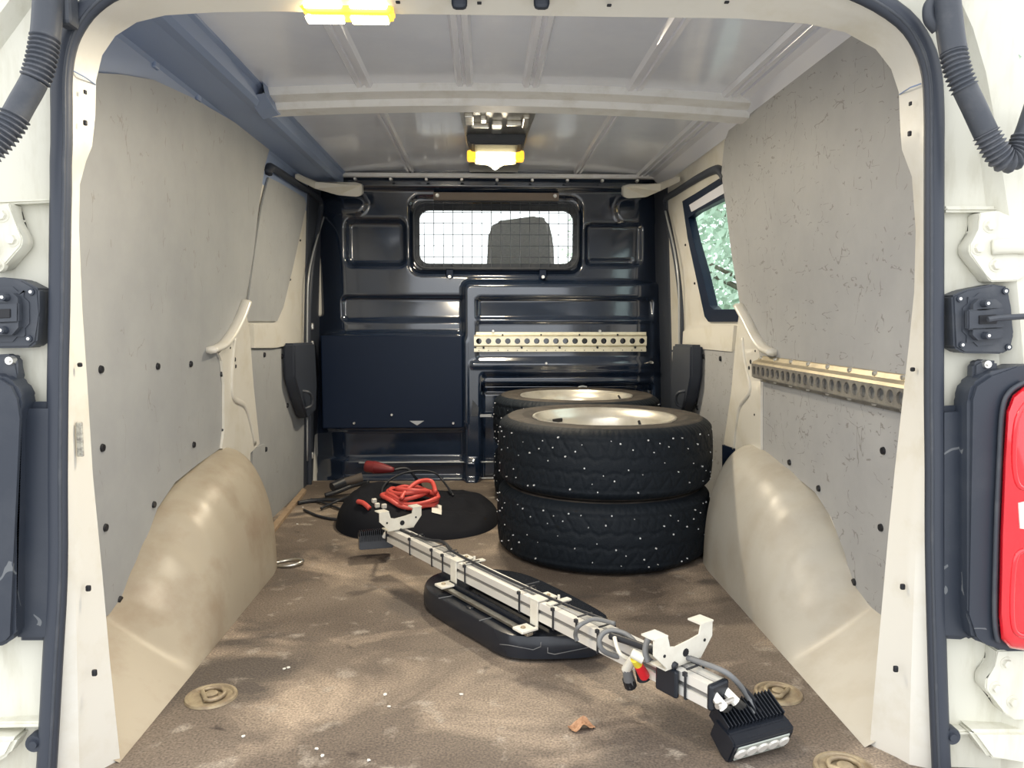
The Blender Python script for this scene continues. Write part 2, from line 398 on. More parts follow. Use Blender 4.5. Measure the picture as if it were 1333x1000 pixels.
# C pillars with their curved lips
PL = wpoly('pillar', -1, [(318, 395), (325, 430), (330, 500), (338, 578), (326, 590), (326, 640), (314, 611), (300, 592), (289, 584), (292, 560), (292, 500), (289, 470), (285, 460), (298, 445), (310, 424)], WHITE, wall_left, off=.007, th=.018)
PR = wpoly('pillar', 1, [(963, 401), (959, 431), (956, 462), (952, 508), (942, 578), (957, 588), (957, 630), (973, 604), (990, 592), (990, 560), (990, 470), (988, 458), (975, 430)], WHITE, wall_right, off=.007, th=.018)
def lip(side, pxs, parent):
    c = spline([onW(x, y, side, .012) for x, y in pxs], 5); bm = B(); tube(bm, c, .013, 8, sx=1.5, sy=.8, upv=(-side, 0, 0)); build('pillar_lip', bm, WHITE, parent, smooth=True)
lip(-1, [(320, 393), (313, 412), (303, 432), (290, 449), (274, 456)], wall_left)
lip(1, [(962, 398), (972, 416), (984, 440), (994, 453), (1006, 459)], wall_right)
def pillar_relief(side, ch, slots, parent):
    c = spline([onW(x, y, side, .008) for x, y in ch], 4); bm = B(); tube(bm, c, .010, 8, sx=.5, upv=(-side, 0, 0)); build('pillar_bead', bm, WHITE, parent, smooth=True)
    for (x, y, r) in slots: disc_on_wall('slot', side, x, y, r, BLACKH, parent, t=.001, off=.0075)
pillar_relief(-1, [(306, 440), (303, 470), (302, 505), (306, 520), (318, 527), (325, 545), (332, 578)], [(314, 408, .005), (306, 468, .008), (307, 477, .007), (300, 453, .004)], wall_left)
pillar_relief(1, [(966, 440), (969, 470), (976, 505), (968, 520), (962, 530), (957, 560), (955, 585)], [(969, 413, .005), (977, 471, .008), (975, 479, .007), (983, 457, .004), (982, 540, .004)], wall_right)

# sliding doors (left: blanked window, right: glazed)
door_1 = thing('door_1', 'left sliding door with blanked window and grey lining', None, (XC - .8, 2.95, 0), kind='structure')
door_2 = thing('door_2', 'right sliding door with glazed window and grey lining', None, (XC + .8, 2.95, 0), kind='structure')
wpoly('window_blank', -1, [(350, 231), (364, 238), (396, 257), (399, 266), (392, 300), (381, 350), (369, 400), (361, 418), (320, 418), (325, 380), (333, 320), (341, 268)], PANEL, door_1, off=-.003, th=.006)
wpoly('lining_panel', -1, [(325, 455), (385, 453), (392, 470), (396, 540), (395, 638), (353, 688), (330, 700), (330, 580), (338, 578)], PANEL, door_1, off=-.002, th=.007)
wpoly('lining_piece', -1, [(329, 585), (345, 578), (347, 692), (328, 712)], PANEL, door_1, off=.004, th=.007)
for (x, y) in ((344, 462), (367, 464), (374, 528), (346, 585)): disc_on_wall('clip', -1, x, y, .010, BLACKH, door_1, off=-.001)
for (x, y) in ((391, 313), (378, 364)): disc_on_wall('clip', -1, x, y, .005, BLACKH, door_1, off=-.010, t=.002)
bm = B(); c = [onW(x, y, -1, -.01) for x, y in ((323, 422), (350, 422), (368, 430), (378, 448), (350, 453), (324, 453))]; prism(bm, c, (.018, 0, 0)); build('door_ledge', bm, WHITE, door_1)
bm = B(); c = [onW(x, y, 1, -.01) for x, y in ((960, 424), (900, 424), (893, 432), (892, 452), (957, 458))]; prism(bm, c, (-.012, 0, 0)); build('door_ledge', bm, WHITE, door_2)
wpoly('lining_panel', 1, [(957, 457), (914, 455), (911, 500), (906, 540), (900, 560), (900, 640), (935, 690), (948, 690), (944, 570), (952, 508)], PANELR, door_2, off=-.002, th=.007)
for (x, y) in ((916, 464), (938, 467), (908, 531)): disc_on_wall('clip', 1, x, y, .010, BLACKH, door_2, off=-.001)
for (x, y) in ((892, 319), (904, 369)): disc_on_wall('clip', 1, x, y, .005, BLACKH, door_2, off=-.010, t=.002)
wpoly('sill_cover', 1, [(940, 579), (955, 584), (957, 640), (957, 690), (940, 690)], BLKM, door_2, off=.012, th=.02)
# right window: rubber frame ring, pane
def ring_on_wall(name, side, outer, inner, mat, parent, off, th):
    bm = B(); n = Vector((side, 0, WB)).normalized() * th
    O = [onW(x, y, side, off) for x, y in outer]; I = [onW(x, y, side, off) for x, y in inner]
    strip(bm, [[p for p in O], [p for p in I], [p + n for p in I], [p + n for p in O], [p for p in O]], closed=True); return build(name, bm, mat, parent)
window_2 = ring_on_wall('window_2', 1, WO, WI, BLKM, None, -.004, .03); tag(window_2, 'black rubber framed glass of the right sliding door', kind='structure')
bm = B(); c = [onW(x, y, 1, -.02) for x, y in WI]; prism(bm, c, (.004, 0, 0)); build('pane', bm, TINT, window_2)
wpoly('inner_reveal', 1, [(897, 267), (940, 240), (958, 231), (960, 242), (940, 253), (900, 276)], RIB, window_2, off=-.002, th=.006)
# sliding door seals and upper reinforcement
def seal(name, side, pxs, off=.0):
    c = spline([onW(x, y, side, off) for x, y in pxs], 5); bm = B(); tube(bm, c, .017, 8, sx=1.0, sy=.8); o = build(name, bm, RUB, smooth=True); tag(o, 'black rubber seal of the ' + ('left' if side < 0 else 'right') + ' sliding door opening', kind='structure'); return o
seal('trim_2', -1, [(349, 225), (352, 218), (362, 223), (388, 240), (410, 254), (417, 266), (413, 295), (405, 345), (401, 400), (400, 470), (401, 560), (402, 655)])
seal('trim_3', 1, [(944, 232), (938, 222), (928, 222), (905, 234), (880, 250), (868, 258), (867, 268), (874, 300), (883, 350), (888, 400), (889, 460), (889, 560), (889, 640)], off=-.01)
for side, xs in ((-1, (424, 404, 400, 400)), (1, (866, 881, 884, 884))):
    bm = B(); c = spline([onW(x, y, side, .012) for x, y in zip(xs, (275, 345, 420, 600))], 5); tube(bm, c, .004, 6); build('door_jamb_edge', bm, LINE, wall_left if side < 0 else wall_right, smooth=True)
for side, par in ((-1, wall_left), (1, wall_right)):
    bm = B(); xo = XC + side * .72; xi = -.515 if side < 0 else .60
    pts = [(xi, 3.32), (xi - side * -.03, 3.30)]
    P = [Vector((xi, 3.335, 1.294)), Vector((xi, 3.335, 1.336)), Vector((xi + side * .03, 3.335, 1.345)), Vector((xi + side * .12, 3.33, 1.345)), Vector((xo, 3.25, 1.33)), Vector((xo + side * .03, 3.05, 1.33)), Vector((xo + side * .03, 3.05, 1.305)), Vector((xo, 3.25, 1.305)), Vector((xi + side * .1, 3.33, 1.29)), Vector((xi + side * .02, 3.335, 1.285))]
    P = [p - Vector((0, 0, .026)) for p in P]
    prism(bm, P, (0, .05, .01)); bmesh.ops.bevel(bm, geom=bm.edges[:], offset=.004, segments=2, affect='EDGES'); build('roof_brace', bm, WHITE, par)

# ---------------- rear door frame
PAIRS = [((60, 1060), (160, 1040)), ((66, 1000), (156, 985)), ((74, 860), (143, 860)), ((80, 745), (133, 745)), ((80, 620), (121, 620)), ((81, 490), (113, 490)), ((83, 400), (107, 400)), ((84, 300), (103, 300)), ((85, 250), (104, 240)), ((85, 215), (112, 210)), ((86, 190), (120, 190)), ((86, 150), (124, 150)), ((86, 105), (125, 105)), ((91, 68), (133, 72)), ((103, 38), (150, 47)), ((125, 10), (178, 29)), ((160, -12), (215, 20)), ((220, -25), (280, 16)), ((320, -32), (360, 15)), ((490, -35), (500, 18)), ((660, -36), (660, 20)), ((810, -35), (800, 22)), ((960, -32), (960, 24)), ((1060, -22), (1050, 31)), ((1120, -3), (1100, 42)), ((1170, 28), (1140, 64)), ((1195, 62), (1160, 90)), ((1207, 100), (1170, 120)), ((1210, 150), (1172, 170)), ((1210, 190), (1174, 195)), ((1210, 225), (1187, 230)), ((1210, 300), (1192, 300)), ((1210, 380), (1190, 380)), ((1210, 450), (1183, 450)), ((1210, 520), (1175, 520)), ((1211, 610), (1165, 610)), ((1211, 700), (1156, 700)), ((1213, 800), (1147, 800)), ((1216, 900), (1138, 900)), ((1220, 1000), (1131, 985)), ((1223, 1060), (1127, 1045))]
YS, YI = 1.185, 1.265
S = [atY(a[0], a[1], YS) for a, b in PAIRS]; I = [atY(b[0], b[1], YI) for a, b in PAIRS]
CEN = Vector((XC, 0, .75))
def outw(p, d, dy):
    v = Vector((p.x - XC, 0, p.z - 1.0 if p.z > 1.0 else 0)).normalized(); return p + v * d + Vector((0, dy, 0))
rowsA = [outw(p, .012, .004) for p in S]; rowsB = [p.copy() for p in S]
rowsC = [s.lerp(i, .5) + Vector((0, -.022, 0)) for s, i in zip(S, I)]
rowsC2 = [s.lerp(i, .62) + Vector((0, -.012, 0)) for s, i in zip(S, I)]
rowsR = [outw(i, .006, .004) for i in I]; rowsE = [outw(i, .14, .03) for i in I]
wall_rear = thing('wall_rear', 'white painted rear door frame of the van', None, (XC, 1.2, -.03), kind='structure')
bm = B(); strip(bm, [rowsA, rowsB, rowsC, rowsC2, I, rowsR, rowsE]); build('door_frame', bm, WHITE, wall_rear, auto=25)
bm = B(); tube(bm, spline([p + Vector((0, -.012, 0)) for p in S], 3), .0112, 10, sx=1, sy=1.35, upv=(0, 1, 0)); tag(build('trim_1', bm, RUB, smooth=True), 'black rubber seal around the rear door opening', kind='structure')
bm = B(); tube(bm, spline([outw(p, -.0085, -.020) for p in S], 3), .0028, 6); build('seal_lip', bm, RUBD, bpy.data.objects['trim_1'], smooth=True)
def edgehalf(z, left):
    T = [(-.6, .95), (.3, .95), (.6, .935), (.85, .88), (1.056, .807), (1.23, .744), (1.5, .66)]
    for (a, b), (c, d) in zip(T, T[1:]):
        if z <= c: return b + (d - b) * (z - a) / (c - a) + (.06 if left else 0)
    return .66
outr = []
for p in S:
    if p.z < 1.15: outr.append(Vector((XC + math.copysign(edgehalf(p.z, p.x < XC), p.x - XC), 1.165, p.z)))
    else:
        q = outw(p, .16, -.02); lim = edgehalf(q.z, q.x < XC)
        if abs(q.x - XC) > lim: q.x = XC + math.copysign(lim, q.x - XC)
        q.z = min(q.z, 1.47); outr.append(q)
r1 = [outw(p, .010, .010) for p in S]; r2 = [a.lerp(b, .45) + Vector((0, .004, 0)) for a, b in zip(r1, outr)]; r3 = [a.lerp(b, .55) + Vector((0, -.016, 0)) for a, b in zip(r1, outr)]
r4 = [a.lerp(b, .97) + Vector((0, -.012, 0)) for a, b in zip(r1, outr)]
r5 = [p + Vector((0, .02, 0)) for p in outr]; r6 = [p + Vector((0, .25, 0)) for p in outr]
bm = B(); strip(bm, [r1, r2, r3, r4, outr, r5, r6]); build('door_jamb', bm, JAMB, wall_rear, auto=30)
# header slots, pillar slots
def slot(px, py, Y, w_, h_, name='slot', mat=BLACKH):
    p = atY(px, py, Y); bm = B(); box(bm, p, (w_, .006, h_), bev=min(w_, h_) * .3); return build(name, bm, mat, wall_rear)
for x in (598, 705): slot(x, 2, 1.226, .024, .022, mat=RUB)
for x, y in ((518, 3), (624, 4), (793, 7), (946, 3)): slot(x, y, 1.228, .007, .003)
for x, y, Y, w_, h_ in ((111, 120, 1.215, .003, .006), (111, 160, 1.215, .005, .008), (104, 475, 1.225, .007, .007), (115, 766, 1.215, .008, .010), (123, 876, 1.213, .008, .011),
                        (1185, 135, 1.215, .003, .006), (1184, 174, 1.215, .005, .008), (1188, 481, 1.225, .007, .007), (1175, 764, 1.215, .008, .010), (1166, 871, 1.213, .008, .011)):
    slot(x, y, Y, w_, h_)
bm = B(); box(bm, atY(104, 572, 1.219), (.010, .006, .055), bev=.002); build('stamped_plate', bm, M('embossed_plate', (.5, .49, .43), .5, col2=(.25, .24, .22), scale=120), wall_rear)
for (a, b, c) in (((95, 92), (110, 100), (124, 110)), ((1199, 109), (1185, 114), (1171, 123))):
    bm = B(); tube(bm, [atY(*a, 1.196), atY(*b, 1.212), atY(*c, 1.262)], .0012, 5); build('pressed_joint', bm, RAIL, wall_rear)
# raised pressings of the jamb and the lower ledge with the step
for side, pts in ((1, ((1230, 268), (1300, 268), (1300, 276), (1230, 276))),):
    bm = B(); prism(bm, [atY(x, y, 1.172) for x, y in pts], (0, .03, 0)); bmesh.ops.bevel(bm, geom=bm.edges[:], offset=.004, segments=2, affect='EDGES'); build('jamb_pressing', bm, JAMB, wall_rear)
for pts in (((1228, 952), (1420, 948), (1420, 956), (1228, 958)), ((-60, 942), (56, 940), (56, 948), (-60, 950)), ((-40, 262), (70, 258), (70, 263), (-40, 268))):
    bm = B(); prism(bm, [atY(x, y, 1.172) for x, y in pts], (0, .03, 0)); bmesh.ops.bevel(bm, geom=bm.edges[:], offset=.003, segments=2, affect='EDGES'); build('jamb_pressing', bm, JAMB, wall_rear)
for pts in ([(1262, 952), (1400, 952), (1400, 985), (1330, 992), (1290, 990)], [(-60, 960), (22, 962), (10, 985), (-30, 1010), (-60, 1010)]):
    bm = B(); prism(bm, [atY(x, y, 1.158) for x, y in pts], (0, .04, 0)); bmesh.ops.bevel(bm, geom=bm.edges[:], offset=.006, segments=2, affect='EDGES'); build('step_bracket', bm, JAMB, wall_rear)

# ---------------- bulkhead: moulded black panel as a relief
def bx(px): return atY(px, 415, YB).x
def bz(py): return atY(630, py, YB).z
def sst(e0, e1, x):
    t = min(max((x - e0) / (e1 - e0), 0), 1); return t * t * (3 - 2 * t)
def rr_sdf(x, z, x0, z0, x1, z1, r):
    cx, cz = (x0 + x1) / 2, (z0 + z1) / 2; qx = abs(x - cx) - (x1 - x0) / 2 + r; qz = abs(z - cz) - (z1 - z0) / 2 + r
    return min(max(qx, qz), 0) + math.hypot(max(qx, 0), max(qz, 0)) - r
FE = []
def fe(x0, y0, x1, y1, amp, r=.02, e=.010, sl=0):
    FE.append((bx(x0), bz(y1), bx(x1), bz(y0), amp, r, e, sl))
fe(604, 368, 866, 700, .055, .03, .012)          # right box
fe(621, 389, 848, 415, -.022, .015, .007, .5)    # glossy recess
fe(621, 419, 848, 466, -.010, .012, .006)
fe(613, 470, 868, 478, .006, .01, .006)
fe(627, 486, 850, 501, -.012, .01, .005); fe(627, 500, 850, 760, -.062, .01, .006)         # hatch
fe(630, 507, 850, 512, -.006, .004, .003); fe(630, 490, 850, 493, -.006, .003, .003)
fe(446, 387, 603, 417, -.020, .02, .008, .4)     # left recess band
fe(416, 433, 606, 560, .022, .04, .008)          # left flat panel
fe(453, 288, 528, 345, -.035, .03, .014)         # left upper pocket
fe(762, 292, 834, 344, -.022, .02, .010); fe(766, 338, 822, 345, -.012, .006, .006)
fe(535, 256, 756, 356, -.014, .05, .012)         # window surround
fe(300, 200, 1000, 247, .022, .02, .008)         # top flange
fe(300, 255, 480, 280, .012, .05, .012); fe(800, 255, 1000, 290, .012, .05, .012)
fe(300, 596, 622, 760, .018, .02, .010); fe(300, 619, 622, 760, .015, .01, .006)
def relief(x, z):
    h = 0
    for (x0, z0, x1, z1, amp, r, e, sl) in FE:
        d = rr_sdf(x, z, x0, z0, x1, z1, r); k = sst(e, -e, d)
        if sl: k *= 1 + sl * ((z - z0) / (z1 - z0) - .5)
        h += amp * k
    h -= .10 * sst(.66, .86, abs(x - XC - .015)) ; h += .006 * math.sin(x * 2.3 + z * 1.7)
    return h
wx0, wx1, wz0, wz1 = bx(545), bx(747), bz(345), bz(272)
bm = B(); NX, NZ = 200, 165; X0, X1, Z0, Z1 = XC - .86, XC + .88, -.02, 1.41
G = [[None] * (NX + 1) for _ in range(NZ + 1)]
for j in range(NZ + 1):
    for i in range(NX + 1):
        x = X0 + (X1 - X0) * i / NX; z = Z0 + (Z1 - Z0) * j / NZ
        G[j][i] = bm.verts.new((x, YB - relief(x, z), z))
for j in range(NZ):
    for i in range(NX):
        x = X0 + (X1 - X0) * (i + .5) / NX; z = Z0 + (Z1 - Z0) * (j + .5) / NZ
        if rr_sdf(x, z, wx0, wz0, wx1, wz1, .04) < -.006: continue
        bm.faces.new((G[j][i], G[j][i + 1], G[j + 1][i + 1], G[j + 1][i]))
for v in [v for v in bm.verts if not v.link_faces]: bm.verts.remove(v)
wall_front = tag(build('wall_front', bm, BLK, smooth=True), 'moulded glossy black plastic bulkhead behind the cab', kind='structure')
bm = B(); box(bm, ((bx(417) + bx(604)) / 2, YB - .032, (bz(436) + bz(556)) / 2), (bx(602) - bx(419), .012, bz(437) - bz(556)), bev=.005); build('matte_panel', bm, BLKM, wall_front)
for (x0, x1, y) in ((465, 642, 600), (576, 642, 621)):
    bm = B(); a, b = bx(x0), bx(x1); box(bm, ((a + b) / 2, YB - .028, bz(y)), (b - a, .008, .006), bev=.002); build('edge_strip', bm, LINE, wall_front)
for (x, y, d) in ((461, 551, .05), (590, 551, .05), (588, 632, .06), (711, 473, .075), (849, 472, .075), (642, 431, .07), (781, 431, .07), (510, 540, .045)):
    bm = B(); p = atY(x, y, YB - d + .008); cyl(bm, p + Vector((0, .03, 0)), p - Vector((0, .008, 0)), .007, .005, 10); build('bolt', bm, BOLT, wall_front)
bm = B(); p = [atY(x, y, YB - .04) for x, y in ((533, 548), (552, 548), (543, 554))]; prism(bm, p, (0, .004, 0)); build('moulded_arrow', bm, LINE, wall_front)
bm = B(); tube(bm, spline([atY(x, y, YB - .052) for x, y in ((748, 511), (752, 505), (758, 503), (764, 504))], 4), .004, 6); build('hatch_pull', bm, LINE, wall_front)
bm = B(); prism(bm, [atY(x, y, YB - .058) for x, y in ((619, 480), (628, 478), (626, 500), (622, 542), (613, 542))], (0, .02, 0)); build('hatch_frame', bm, RUBD, wall_front)
bm = B(); prism(bm, [atY(x, y, YB - .056) for x, y in ((613, 540), (640, 540), (640, 543), (613, 543))], (0, .02, 0)); build('hatch_frame', bm, LINE, wall_front)
for (x, y, yd) in ((404, 593, 3.44), (404, 425, 3.42), (404, 448, 3.42), (873, 412, 3.42), (873, 450, 3.42)):
    bm = B(); p = atY(x, y, yd); box(bm, p, (.03, .02, .03), bev=.006); cyl(bm, p, p - Vector((0, .016, 0)), .009, .007, 10); build('hinge_bolt', bm, BOLT, wall_front)
# bulkhead window frame, pane
window_1 = None
bm = B(); O = rrect(wx0 - .022, wz0 - .022, wx1 + .022, wz1 + .022, .06); In = rrect(wx0 + .006, wz0 + .006, wx1 - .006, wz1 - .006, .045)
y0, y1 = YB - .012, YB + .03
strip(bm, [[(x, y1, z) for x, z in O], [(x, y0, z) for x, z in O], [(x, y0 - .004, z) for x, z in rrect(wx0 - .01, wz0 - .01, wx1 + .01, wz1 + .01, .055)], [(x, y0 + .01, z) for x, z in In], [(x, y1, z) for x, z in In]], closed=True)
window_1 = tag(build('window_1', bm, RUBD, auto=40), 'cab window in the bulkhead behind the wire guard', kind='structure')
bm = B(); prism(bm, [(x, YB + .018, z) for x, z in In], (0, .004, 0)); build('pane', bm, GLASS, window_1)

# ================================================================== LAMPS
def area(name, loc, sx_, sy_, power, col, rot, parent):
    L = bpy.data.lights.new(name, 'AREA'); L.shape = 'RECTANGLE'; L.size = sx_; L.size_y = sy_; L.energy = power; L.color = col
    o = bpy.data.objects.new(name, L); COL.objects.link(o); o.location = loc; o.rotation_euler = rot
    o.parent = parent; o.matrix_parent_inverse = parent.matrix_basis.inverted(); return o
WARM = (1, .87, .66)
# lamp on the rear header: amber shell with two lit windows
hc = atY(449, 2, 1.245); t = thing('work_lamp', 'lit amber LED lamp mounted on the white rear header', 'lamp', hc)
bm = B(); prism(bm, [hc + Vector((x, 0, z)) for x, z in ((-.074, .02), (-.076, .0), (-.062, -.016), (-.056, -.019), (.068, -.019), (.074, -.014), (.074, .02))], (0, .035, 0)); bmesh.ops.bevel(bm, geom=bm.edges[:], offset=.003, segments=2, affect='EDGES'); build('housing', bm, AMB, t)
for s_ in (-1, 1):
    bm = B(); box(bm, hc + Vector((s_ * .035 + .001, -.002, .002)), (.058, .008, .026), bev=.003); build('lens', bm, LED, t)
    bm = B(); box(bm, hc + Vector((s_ * .035 + .001, .016, -.0215)), (.058, .024, .006), bev=.002); build('lens', bm, LED, t)
area('lamp_light', hc + Vector((0, .02, -.03)), .12, .03, 6, WARM, (math.radians(12), 0, 0), t)
# lamp on the ceiling: bracket plate, dark reflector, lit tube, amber ends
lc = Vector((.045, 2.93, 1.385)); t = thing('ceiling_lamp', 'lit ceiling lamp with amber ends on a steel bracket plate', 'lamp', lc)
bm = B(); P = [(-.075, 2.40), (.165, 2.40), (.155, 2.72), (.150, 3.42), (-.060, 3.42), (-.065, 2.72)]
prism(bm, [(x, y, 1.382) for x, y in P], (0, 0, .006)); build('bracket_plate', bm, STEEL, t)
for (x, y, sx_, sy_) in ((-.045, 2.50, .03, .10), (-.01, 2.58, .06, .02), (.045, 2.60, .035, .12), (.10, 2.55, .05, .02), (.135, 2.52, .02, .12), (.0, 2.50, .02, .05)):
    bm = B(); box(bm, (x, y, 1.375), (sx_, sy_, .016), bev=.004); build('bracket_tab', bm, STEEL, t)
bm = B(); prism(bm, [(.045 + x, 2.72, z) for x, z in ((-.105, 1.382), (-.095, 1.352), (-.08, 1.345), (.08, 1.345), (.095, 1.352), (.105, 1.382))], (0, .13, 0)); bmesh.ops.bevel(bm, geom=bm.edges[:], offset=.005, segments=2, affect='EDGES'); build('reflector', bm, RUBD, t)
bm = B(); cyl(bm, (.045 - .072, 2.90, 1.338), (.045 + .072, 2.90, 1.338), .016, None, 16); build('lens', bm, LED, t, auto=40)
bm = B(); box(bm, (.045, 2.905, 1.361), (.135, .02, .010), bev=.003); build('lens', bm, LED, t)
for s_ in (-1, 1):
    bm = B(); box(bm, (.045 + s_ * .088, 2.90, 1.342), (.034, .05, .036), bev=.007); build('end_cap', bm, AMB, t)
bm = B(); prism(bm, [(.045 + x, 2.94, z) for x, z in ((-.09, 1.375), (-.075, 1.322), (-.03, 1.318), (0, 1.300), (.03, 1.318), (.075, 1.322), (.09, 1.375))], (0, .02, 0)); build('back_plate', bm, STEEL, t)
area('lamp_light', (.045, 2.90, 1.315), .14, .04, 11, WARM, (math.radians(-10), 0, 0), t)

# ================================================================== WIRE GUARD, TRACKS
GY = YB - .034
g0x, g1x, g0z, g1z = bx(540.5), bx(750.5), bz(350), bz(264)
t = thing('window_guard', 'wire mesh guard bolted over the bulkhead window', 'guard', ((g0x + g1x) / 2, GY, g0z))
bm = B(); tube(bm, [(x, GY, z) for x, z in rrect(g0x, g0z, g1x, g1z, .06, 6)], .0035, 6, closed=True); build('rim_wire', bm, RUBD, t, smooth=True)
for k in range(16):
    x = bx(554 + 12.25 * k); bm = B(); cyl(bm, (x, GY, g0z + .004), (x, GY, g1z + .002), .0018, None, 6); build('wire', bm, RUBD, t)
for y in (278, 292, 306.5, 321, 335.5):
    z = bz(y); bm = B(); cyl(bm, (g0x, GY + .003, z), (g1x, GY + .003, z), .0016, None, 6); build('wire', bm, RUBD, t)
bm = B(); box(bm, ((bx(566) + bx(726)) / 2, GY + .012, bz(257)), (bx(726) - bx(566), .004, .036), bev=.001); build('hanger_strip', bm, M('brown_zinc', (.22, .18, .15), .5, metal=.3), t)
for x in (571, 721): bm = B(); cyl(bm, (bx(x), GY + .012, bz(256)), (bx(x), GY, bz(256)), .010, .008, 12); build('bolt', bm, BOLT, t)
for x in (586, 706):
    bm = B(); box(bm, (bx(x), GY + .010, bz(356)), (.032, .008, .04), bev=.003); build('tab', bm, BLKM, t)
    bm = B(); cyl(bm, (bx(x), GY + .01, bz(361)), (bx(x), GY - .004, bz(361)), .009, .007, 12); build('bolt', bm, BOLT, t)

def holed_plate(bm, L, hgt, n, r, O, ux, uz, th, sq=16):
    """plate L x hgt, n round holes in a row; O centre, ux along, uz up"""
    ux, uz = Vector(ux).normalized(), Vector(uz).normalized(); nn = ux.cross(uz); p = L / n
    for k in range(n):
        c = Vector(O) + ux * (-L / 2 + p * (k + .5)); rin, rout, rb = [], [], []
        for i in range(sq):
            a = 2 * PI * (i + .5) / sq; ca, sa = math.cos(a), math.sin(a)
            q = min(p / 2 / max(abs(ca), 1e-6), hgt / 2 / max(abs(sa), 1e-6))
            rin.append(c + ux * (r * ca) + uz * (r * sa)); rout.append(c + ux * (q * ca) + uz * (q * sa)); rb.append(c + ux * (r * ca) + uz * (r * sa) + nn * th)
        cor = []
        R = strip(bm, [rout, rin, rb], closed=True)
        # corner triangles
        for sx_, sz_ in ((1, 1), (-1, 1), (-1, -1), (1, -1)):
            cv = bm.verts.new(c + ux * (sx_ * p / 2) + uz * (sz_ * hgt / 2))
            best = min(range(sq), key=lambda i: min((R[0][i].co - cv.co).length + (R[0][(i + 1) % sq].co - cv.co).length, 9))
            bm.faces.new((R[0][best], R[0][(best + 1) % sq], cv))
# track on the bulkhead
a, b = bx(617), bx(842); zt, zb = bz(433), bz(458); ty = YB - .072
a, b = atY(617, 433, ty).x, atY(842, 433, ty).x; zt, zb = atY(700, 432.5, ty).z, atY(700, 458, ty).z
L = b - a; cx = (a + b) / 2
t = thing('lashing_rail', 'pale zinc lashing rail with round holes on the black bulkhead', 'rail', (cx, ty, zb))
zf0, zf1 = zb + .028, zt - .020
bm = B(); holed_plate(bm, L, zf1 - zf0, 18, .0128, (cx, ty, (zf0 + zf1) / 2), (1, 0, 0), (0, 0, 1), -.004); build('face', bm, TRACK, t)
bm = B(); strip(bm, [[(x, y, z) for y, z in ((ty + .014, zt), (ty + .012, zt - .012), (ty, zf1))] for x in (a, b)]); build('upper_flange', bm, TRACK, t)
bm = B(); strip(bm, [[(x, y, z) for y, z in ((ty, zf0), (ty + .014, zf0 - .006), (ty + .014, zf0 - .012), (ty + .008, zf0 - .013), (ty + .008, zb), (ty + .014, zb - .001))] for x in (a, b)]); build('lower_flange', bm, TRACK, t)
for k in range(4):
    bm = B(); x = a + L * (.165 + .222 * k); cyl(bm, (x, ty + .008, zt - .012), (x, ty + .001, zt - .012), .004, None, 8); build('slot', bm, BLACKH, t)
for k in range(5):
    bm = B(); x = a + L * (.055 + .22 * k); cyl(bm, (x, ty + .010, zf0 - .010), (x, ty + .004, zf0 - .010), .005, None, 8); build('slot', bm, BLACKH, t)
for k in range(18):
    bm = B(); x = a + L * (k + .5) / 18; cyl(bm, (x, ty + .010, zb + .006), (x, ty + .005, zb + .006), .0022, None, 6); build('pin_hole', bm, BLACKH, t)
# track on the right wall
p0 = onW(991, 484, 1); p1 = onW(1178, 507, 1); ya, yb_ = p0.y, 1.36
zt = onW(1080, 475.5, 1).z; zb = onW(1080, 516, 1).z; zm = (zt + zb) / 2; hh = zt - zb
xw = lambda z, off: XC + half(z) - off
L = ya - yb_
t = thing('lashing_rail', 'worn grey lashing rail with oval-looking holes on the scratched right panel', 'rail', (xw(zm, .02), (ya + yb_) / 2, zb))
uz = Vector((-WB, 0, 1)).normalized()
fc = Vector((xw(zm, .028), (ya + yb_) / 2, zm - .004)); fh = hh * .52
bm = B(); holed_plate(bm, L, fh, 24, .0128, fc, (0, 1, 0), uz, .005); build('face', bm, TRACKD, t)
zf0, zf1 = fc.z - fh / 2, fc.z + fh / 2
def ofs(z, o): return xw(z, o)
bm = B(); strip(bm, [[(ofs(z, o), y, z) for o, z in ((.028, zf1), (.024, zf1 + .006), (.010, zf1 + .012), (.004, zt), (.001, zt + .002))] for y in (yb_, ya)]); build('upper_flange', bm, TRACKY, t)
bm = B(); strip(bm, [[(ofs(z, o), y, z) for o, z in ((.028, zf0), (.022, zf0 - .004), (.006, zf0 - .007), (.006, zb), (.001, zb - .001))] for y in (yb_, ya)]); build('lower_flange', bm, TRACKD, t)
bm = B(); prism(bm, [(ofs(z, .0285), y_, z) for y_, z in ((ya - .002, zf0), (ya - .002, zf1))] + [(ofs(z, .001), y_, z) for y_, z in ((ya - .002, zf1 + .01), (ya - .002, zf0 - .01))], (0, .002, 0)); build('end_plate', bm, TRACKD, t)
for k in range(8):
    y = yb_ + .08 + (ya - yb_ - .10) * k / 7
    for z, o in ((zt - .004, .006), (zb + .008, .007)):
        bm = B(); p = Vector((ofs(z, o), y, z)); cyl(bm, p + Vector((.004, 0, 0)), p - Vector((.005, 0, 0)), .006, .0045, 10); build('rivet', bm, BOLT, t)

